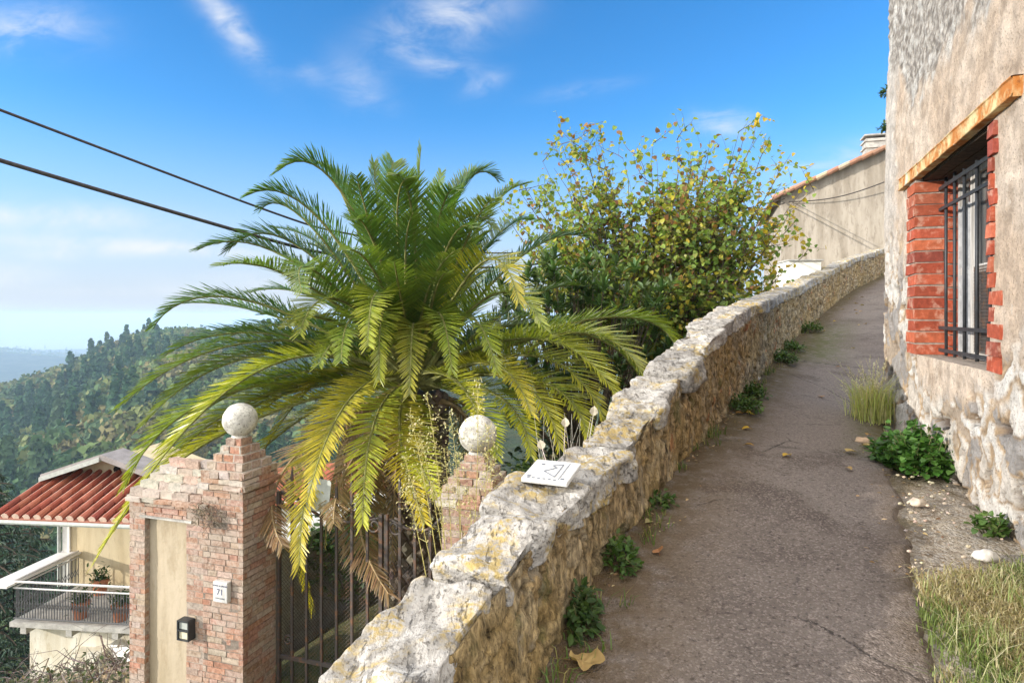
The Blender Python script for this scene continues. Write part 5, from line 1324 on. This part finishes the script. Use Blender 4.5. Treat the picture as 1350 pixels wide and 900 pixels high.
for i,(a,b_) in enumerate(((1.55,.35),(2.65,.35),(3.75,.35),(1.0,1.7))):
    c=VP_(a,b_,BF); pt=empty('flower_pot',tuple(c),labs[i],'flower pot','flower pots on the villa balcony'); mb=MB()
    mb.tube([c,c+UPV*.34,c+UPV*.34,c+UPV*.40,c+UPV*.40],[.15,.20,.23,.23,.19],12); mb.build('pot',M['terracotta'],pt); mb=MB()
    for k in range(130): leaf(mb,c+UPV*.42+rv(rnd,.11)+UPV*abs(rnd.gauss(0,.1)),rv(rnd)+UPV*.5,UPV,.13,.03,jitc((.06,.10,.03),.3),.2,0,5)
    mb.build('plant',M['weed_leaf'],pt)
# overgrown boundary wall in the lower left corner
bw=empty('boundary_wall',(-5.2,7.6,-4.4),'low stone boundary wall under ivy and dry stems below the villa','wall')
a=P(-140,948,8.3); b=P(180,880,7.0); rr=[];cc=[]
for i in range(60):
    t=i/59; p=a.lerp(b,t); row=[];cr=[]
    for (o_,z) in ((0,-2.2),(0,-1.6),(0,-1.2),(0,-.9),(0,-.6),(0,-.35),(.02,-.12),(.08,-.02),(.3,0),(.38,-.3),(.4,-2.2)):
        q=p+Vector((.1,.45,0))*o_*2+UPV*z; dd,pp=noise.voronoi(Vector((t*22,z*5,0))); q=q+Vector((.1,-.95,0))*(.05*sstep(0,.4,dd[1]-dd[0])+fbm(q*4,3)*.04); row.append(q); cr.append(jitc(stone_color(hsh(pp[0]),.5),.15))
    rr.append(row);cc.append(cr)
mb=MB(); mb.grid(rr,cc,0,flip=True); mb.build('masonry',M['rubble'],bw)
iv=empty('ivy_hedge',tuple(a.lerp(b,.6)),'tangle of ivy and dry grey stems over the boundary wall','ivy'); mb=MB(); lv=MB()
for k in range(420):
    t=rnd.random(); p=a.lerp(b,t)+Vector((rnd.uniform(-.1,.1),rnd.uniform(-.15,.4),rnd.uniform(-.25,.06)))
    q=[p]; 
    for i in range(4): p=p+rv(rnd,.09)+UPV*.012; q.append(p)
    mb.tube(q,[.008,.007,.005,.003,.002],4,jitc((.26,.22,.19) if rnd.random()<.6 else (.13,.10,.08),.3))
for k in range(3000):
    t=rnd.random(); p=a.lerp(b,t)+Vector((0,rnd.uniform(-.2,.35),rnd.gauss(-.05,.10))); 
    if noise.noise(p*2)+rnd.uniform(-.4,.4)<-.05: continue
    leaf(lv,p,rv(rnd)+Vector((0,-.4,0)),UPV,rnd.uniform(.04,.075),.02,jitc((.07,.09,.03) if rnd.random()<.7 else (.25,.20,.12),.3),.2,0,5)
mb.build('stems',M['bark'],iv); lv.build('leaves',M['weed_leaf'],iv)
# cedar behind the villa
def conifer(base,H,Rm,label,seed,nb=110,pale=.3):
    r=random.Random(seed); e=empty('cedar_tree',tuple(base),label,'conifer tree'); base=Vector(base); tr=MB(); lv=MB(); tr.tube([base,base+UPV*H*.5,base+UPV*H],[.28,.18,.03],8,(.10,.08,.06))
    for k in range(nb):
        u=.06+.92*(k/nb); z=H*u; L=Rm*(1-u)**.7*r.uniform(.75,1.1)+.2; an=k*2.4+r.uniform(-.3,.3); d=Vector((math.cos(an),math.sin(an),.12)); q=[];p=base+UPV*z
        for i in range(7): q.append(p+d*(L*i/6)-UPV*(L*.32*(i/6)**2)+UPV*.1*L*(i/6))
        tr.tube(q,[.05*(1-i/7)+.006 for i in range(7)],4,(.10,.08,.06))
        s=Vector((-d.y,d.x,0))
        for j in range(int(150*L/Rm)+25):
            t=r.random()**.7; i=min(int(t*6),5); pc_=q[i].lerp(q[i+1],t*6-i); off=s*r.gauss(0,.16*L*(.35+.65*(1-abs(t-.5)))); w=pc_+off-UPV*(abs(off.dot(s))*.25+r.uniform(0,.12))
            dd=(d*.6+off*1.2+UPV*-.35+rv(r,.35)); c=(.035,.06,.035) if r.random()>pale else (.13,.17,.13)
            leaf(lv,w,dd,UPV,r.uniform(.16,.30),.03,jitc(c,.3,r),.2,0,3)
    tr.build('trunk',M['bark'],e); lv.build('crown',M['forest_leaf'],e)
b=P(-12,0,23); conifer((b.x,b.y,-16),10.6,3.1,'dark blue-green cedar with drooping boughs at the left edge beside the villa',5)
b=P(40,0,27); conifer((b.x,b.y,-20),11.5,3.0,'dark cedar standing behind the villa balcony',6,90,.15)

# ------------------------------------------------------------------ haze, sky, sun, camera
SUN=Vector((-.97,-.25,0)).normalized(); EL=R(13); sdir=Vector((SUN.x*math.cos(EL),SUN.y*math.cos(EL),math.sin(EL)))
mb=MB(); mb.box((-26000,-2500,-252),(52000,0,0),(0,42000,0),(0,0,272))
hz=bpy.data.materials.new('haze_air'); hz.use_nodes=True; t=NT(hz); t.n.remove(t.n['Principled BSDF'])
pv=t.n.new('ShaderNodeVolumePrincipled'); pv.inputs['Color'].default_value=(.58,.78,1,1); pv.inputs['Density'].default_value=.00024; pv.inputs['Anisotropy'].default_value=0.
t.l.new(pv.outputs[0],t.n['Material Output'].inputs['Volume'])
hazeo=mb.build('haze',hz); tag(hazeo,'thin bluish haze over the valley','haze',None,'stuff')
w=bpy.data.worlds.new('World'); scene.world=w; w.use_nodes=True; t=NT(w)
bg=t.n['Background']; sky=t.n.new('ShaderNodeTexSky'); sky.sky_type='NISHITA'; sky.sun_disc=False; sky.sun_elevation=EL; sky.sun_rotation=math.atan2(SUN.x,SUN.y)%(2*math.pi)
sky.altitude=200; sky.air_density=.8; sky.dust_density=.1; sky.ozone_density=3.0
tc=t.n.new('ShaderNodeTexCoord'); sx=t.n.new('ShaderNodeSeparateXYZ'); t.l.new(tc.outputs['Generated'],sx.inputs[0])
yy=t.math('MAXIMUM',sx.outputs[1],.05); cu=t.math('DIVIDE',sx.outputs[0],yy); cv=t.math('DIVIDE',sx.outputs[2],yy)
cx=t.n.new('ShaderNodeCombineXYZ'); t.put(cx.inputs[0],cu); t.put(cx.inputs[1],cv)
def spot(px,py,w_,h_,ang,amp):
    u0=(px-675)/F; v0=(415-py)/F; a=R(ang); du=t.math('SUBTRACT',cu,u0); dv=t.math('SUBTRACT',cv,v0)
    e1=t.math('ADD',t.math('MULTIPLY',du,math.cos(a)/(w_/F)),t.math('MULTIPLY',dv,math.sin(a)/(w_/F)))
    e2=t.math('SUBTRACT',t.math('MULTIPLY',dv,math.cos(a)/(h_/F)),t.math('MULTIPLY',du,math.sin(a)/(h_/F)))
    r2=t.math('ADD',t.math('MULTIPLY',e1,e1),t.math('MULTIPLY',e2,e2))
    return t.math('MULTIPLY',t.math('POWER',2.718,t.math('MULTIPLY',r2,-1.)),amp)
spots=[(35,38,75,28,0,.9),(303,32,70,18,-50,.9),(590,25,80,34,15,.8),(575,80,50,18,-20,.6),(475,115,45,28,-45,.38),(637,112,26,12,25,.6),(770,118,50,9,10,.35),(950,162,38,18,0,.95),(1100,210,70,16,15,.6),(405,97,22,12,-20,.3),
 (60,285,150,18,-3,.9),(190,326,190,11,-3,.95),(10,362,60,15,0,.6),(80,336,60,8,0,.5),(170,385,90,6,0,.4),(100,425,400,26,0,.35),(330,375,120,18,0,.4)]
tot=None
for sp in spots: s_=spot(*sp); tot=s_ if tot is None else t.math('ADD',tot,s_)
n1=t.noise(9,7,.62,t.scaled(cx.outputs[0],(1,2.0,1),(0,0,R(-20))),.5); n2=t.noise(3.2,5,.6,cx.outputs[0],.8)
den=t.math('MULTIPLY',tot,t.math('MULTIPLY_ADD',t.ramp(t.math('ADD',t.math('MULTIPLY',n1,.65),t.math('MULTIPLY',n2,.35)),.36,.66),.92,.06),clampv=True)
hs=t.n.new('ShaderNodeHueSaturation'); hs.inputs['Saturation'].default_value=1.22; hs.inputs['Value'].default_value=1.22; t.l.new(sky.outputs[0],hs.inputs['Color'])
skyb=t.mix(t.math('MULTIPLY',t.ramp(sx.outputs[2],.30,-.01),.9),hs.outputs[0],(2.45,2.62,3.2,1))
skyc=t.mix(den,skyb,(3.7,3.8,4.0,1))
# broken bright cloud added out of view, overhead and behind, to fill the shade
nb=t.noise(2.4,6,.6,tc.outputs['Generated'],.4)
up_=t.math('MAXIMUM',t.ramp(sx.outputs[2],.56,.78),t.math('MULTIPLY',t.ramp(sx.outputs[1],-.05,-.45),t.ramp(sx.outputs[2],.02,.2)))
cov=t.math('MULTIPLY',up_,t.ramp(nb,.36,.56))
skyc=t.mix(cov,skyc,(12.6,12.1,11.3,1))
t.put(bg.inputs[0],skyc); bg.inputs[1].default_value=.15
sl_=bpy.data.lights.new('sun','SUN'); sl_.energy=3.3; sl_.angle=R(.55); sl_.color=(1,.94,.85); so=bpy.data.objects.new('sun',sl_); col.objects.link(so)
so.rotation_euler=sdir.to_track_quat('Z','Y').to_euler(); so.location=(-10,-5,10)
cam=bpy.data.cameras.new('camera'); cam.sensor_width=36; cam.lens=F/1350*36; cam.shift_y=-35/1350; cam.clip_start=.05; cam.clip_end=150000
co=bpy.data.objects.new('camera',cam); col.objects.link(co); co.rotation_euler=(R(90),0,0); scene.camera=co
vs=scene.view_settings; vs.view_transform='Standard'; vs.look='None'; vs.gamma=1; vs.exposure=0.78; vs.use_curve_mapping=False
cy=scene.cycles; cy.use_denoising=True; cy.max_bounces=8; cy.transparent_max_bounces=8; cy.volume_bounces=2; cy.use_adaptive_sampling=True; cy.adaptive_threshold=.012
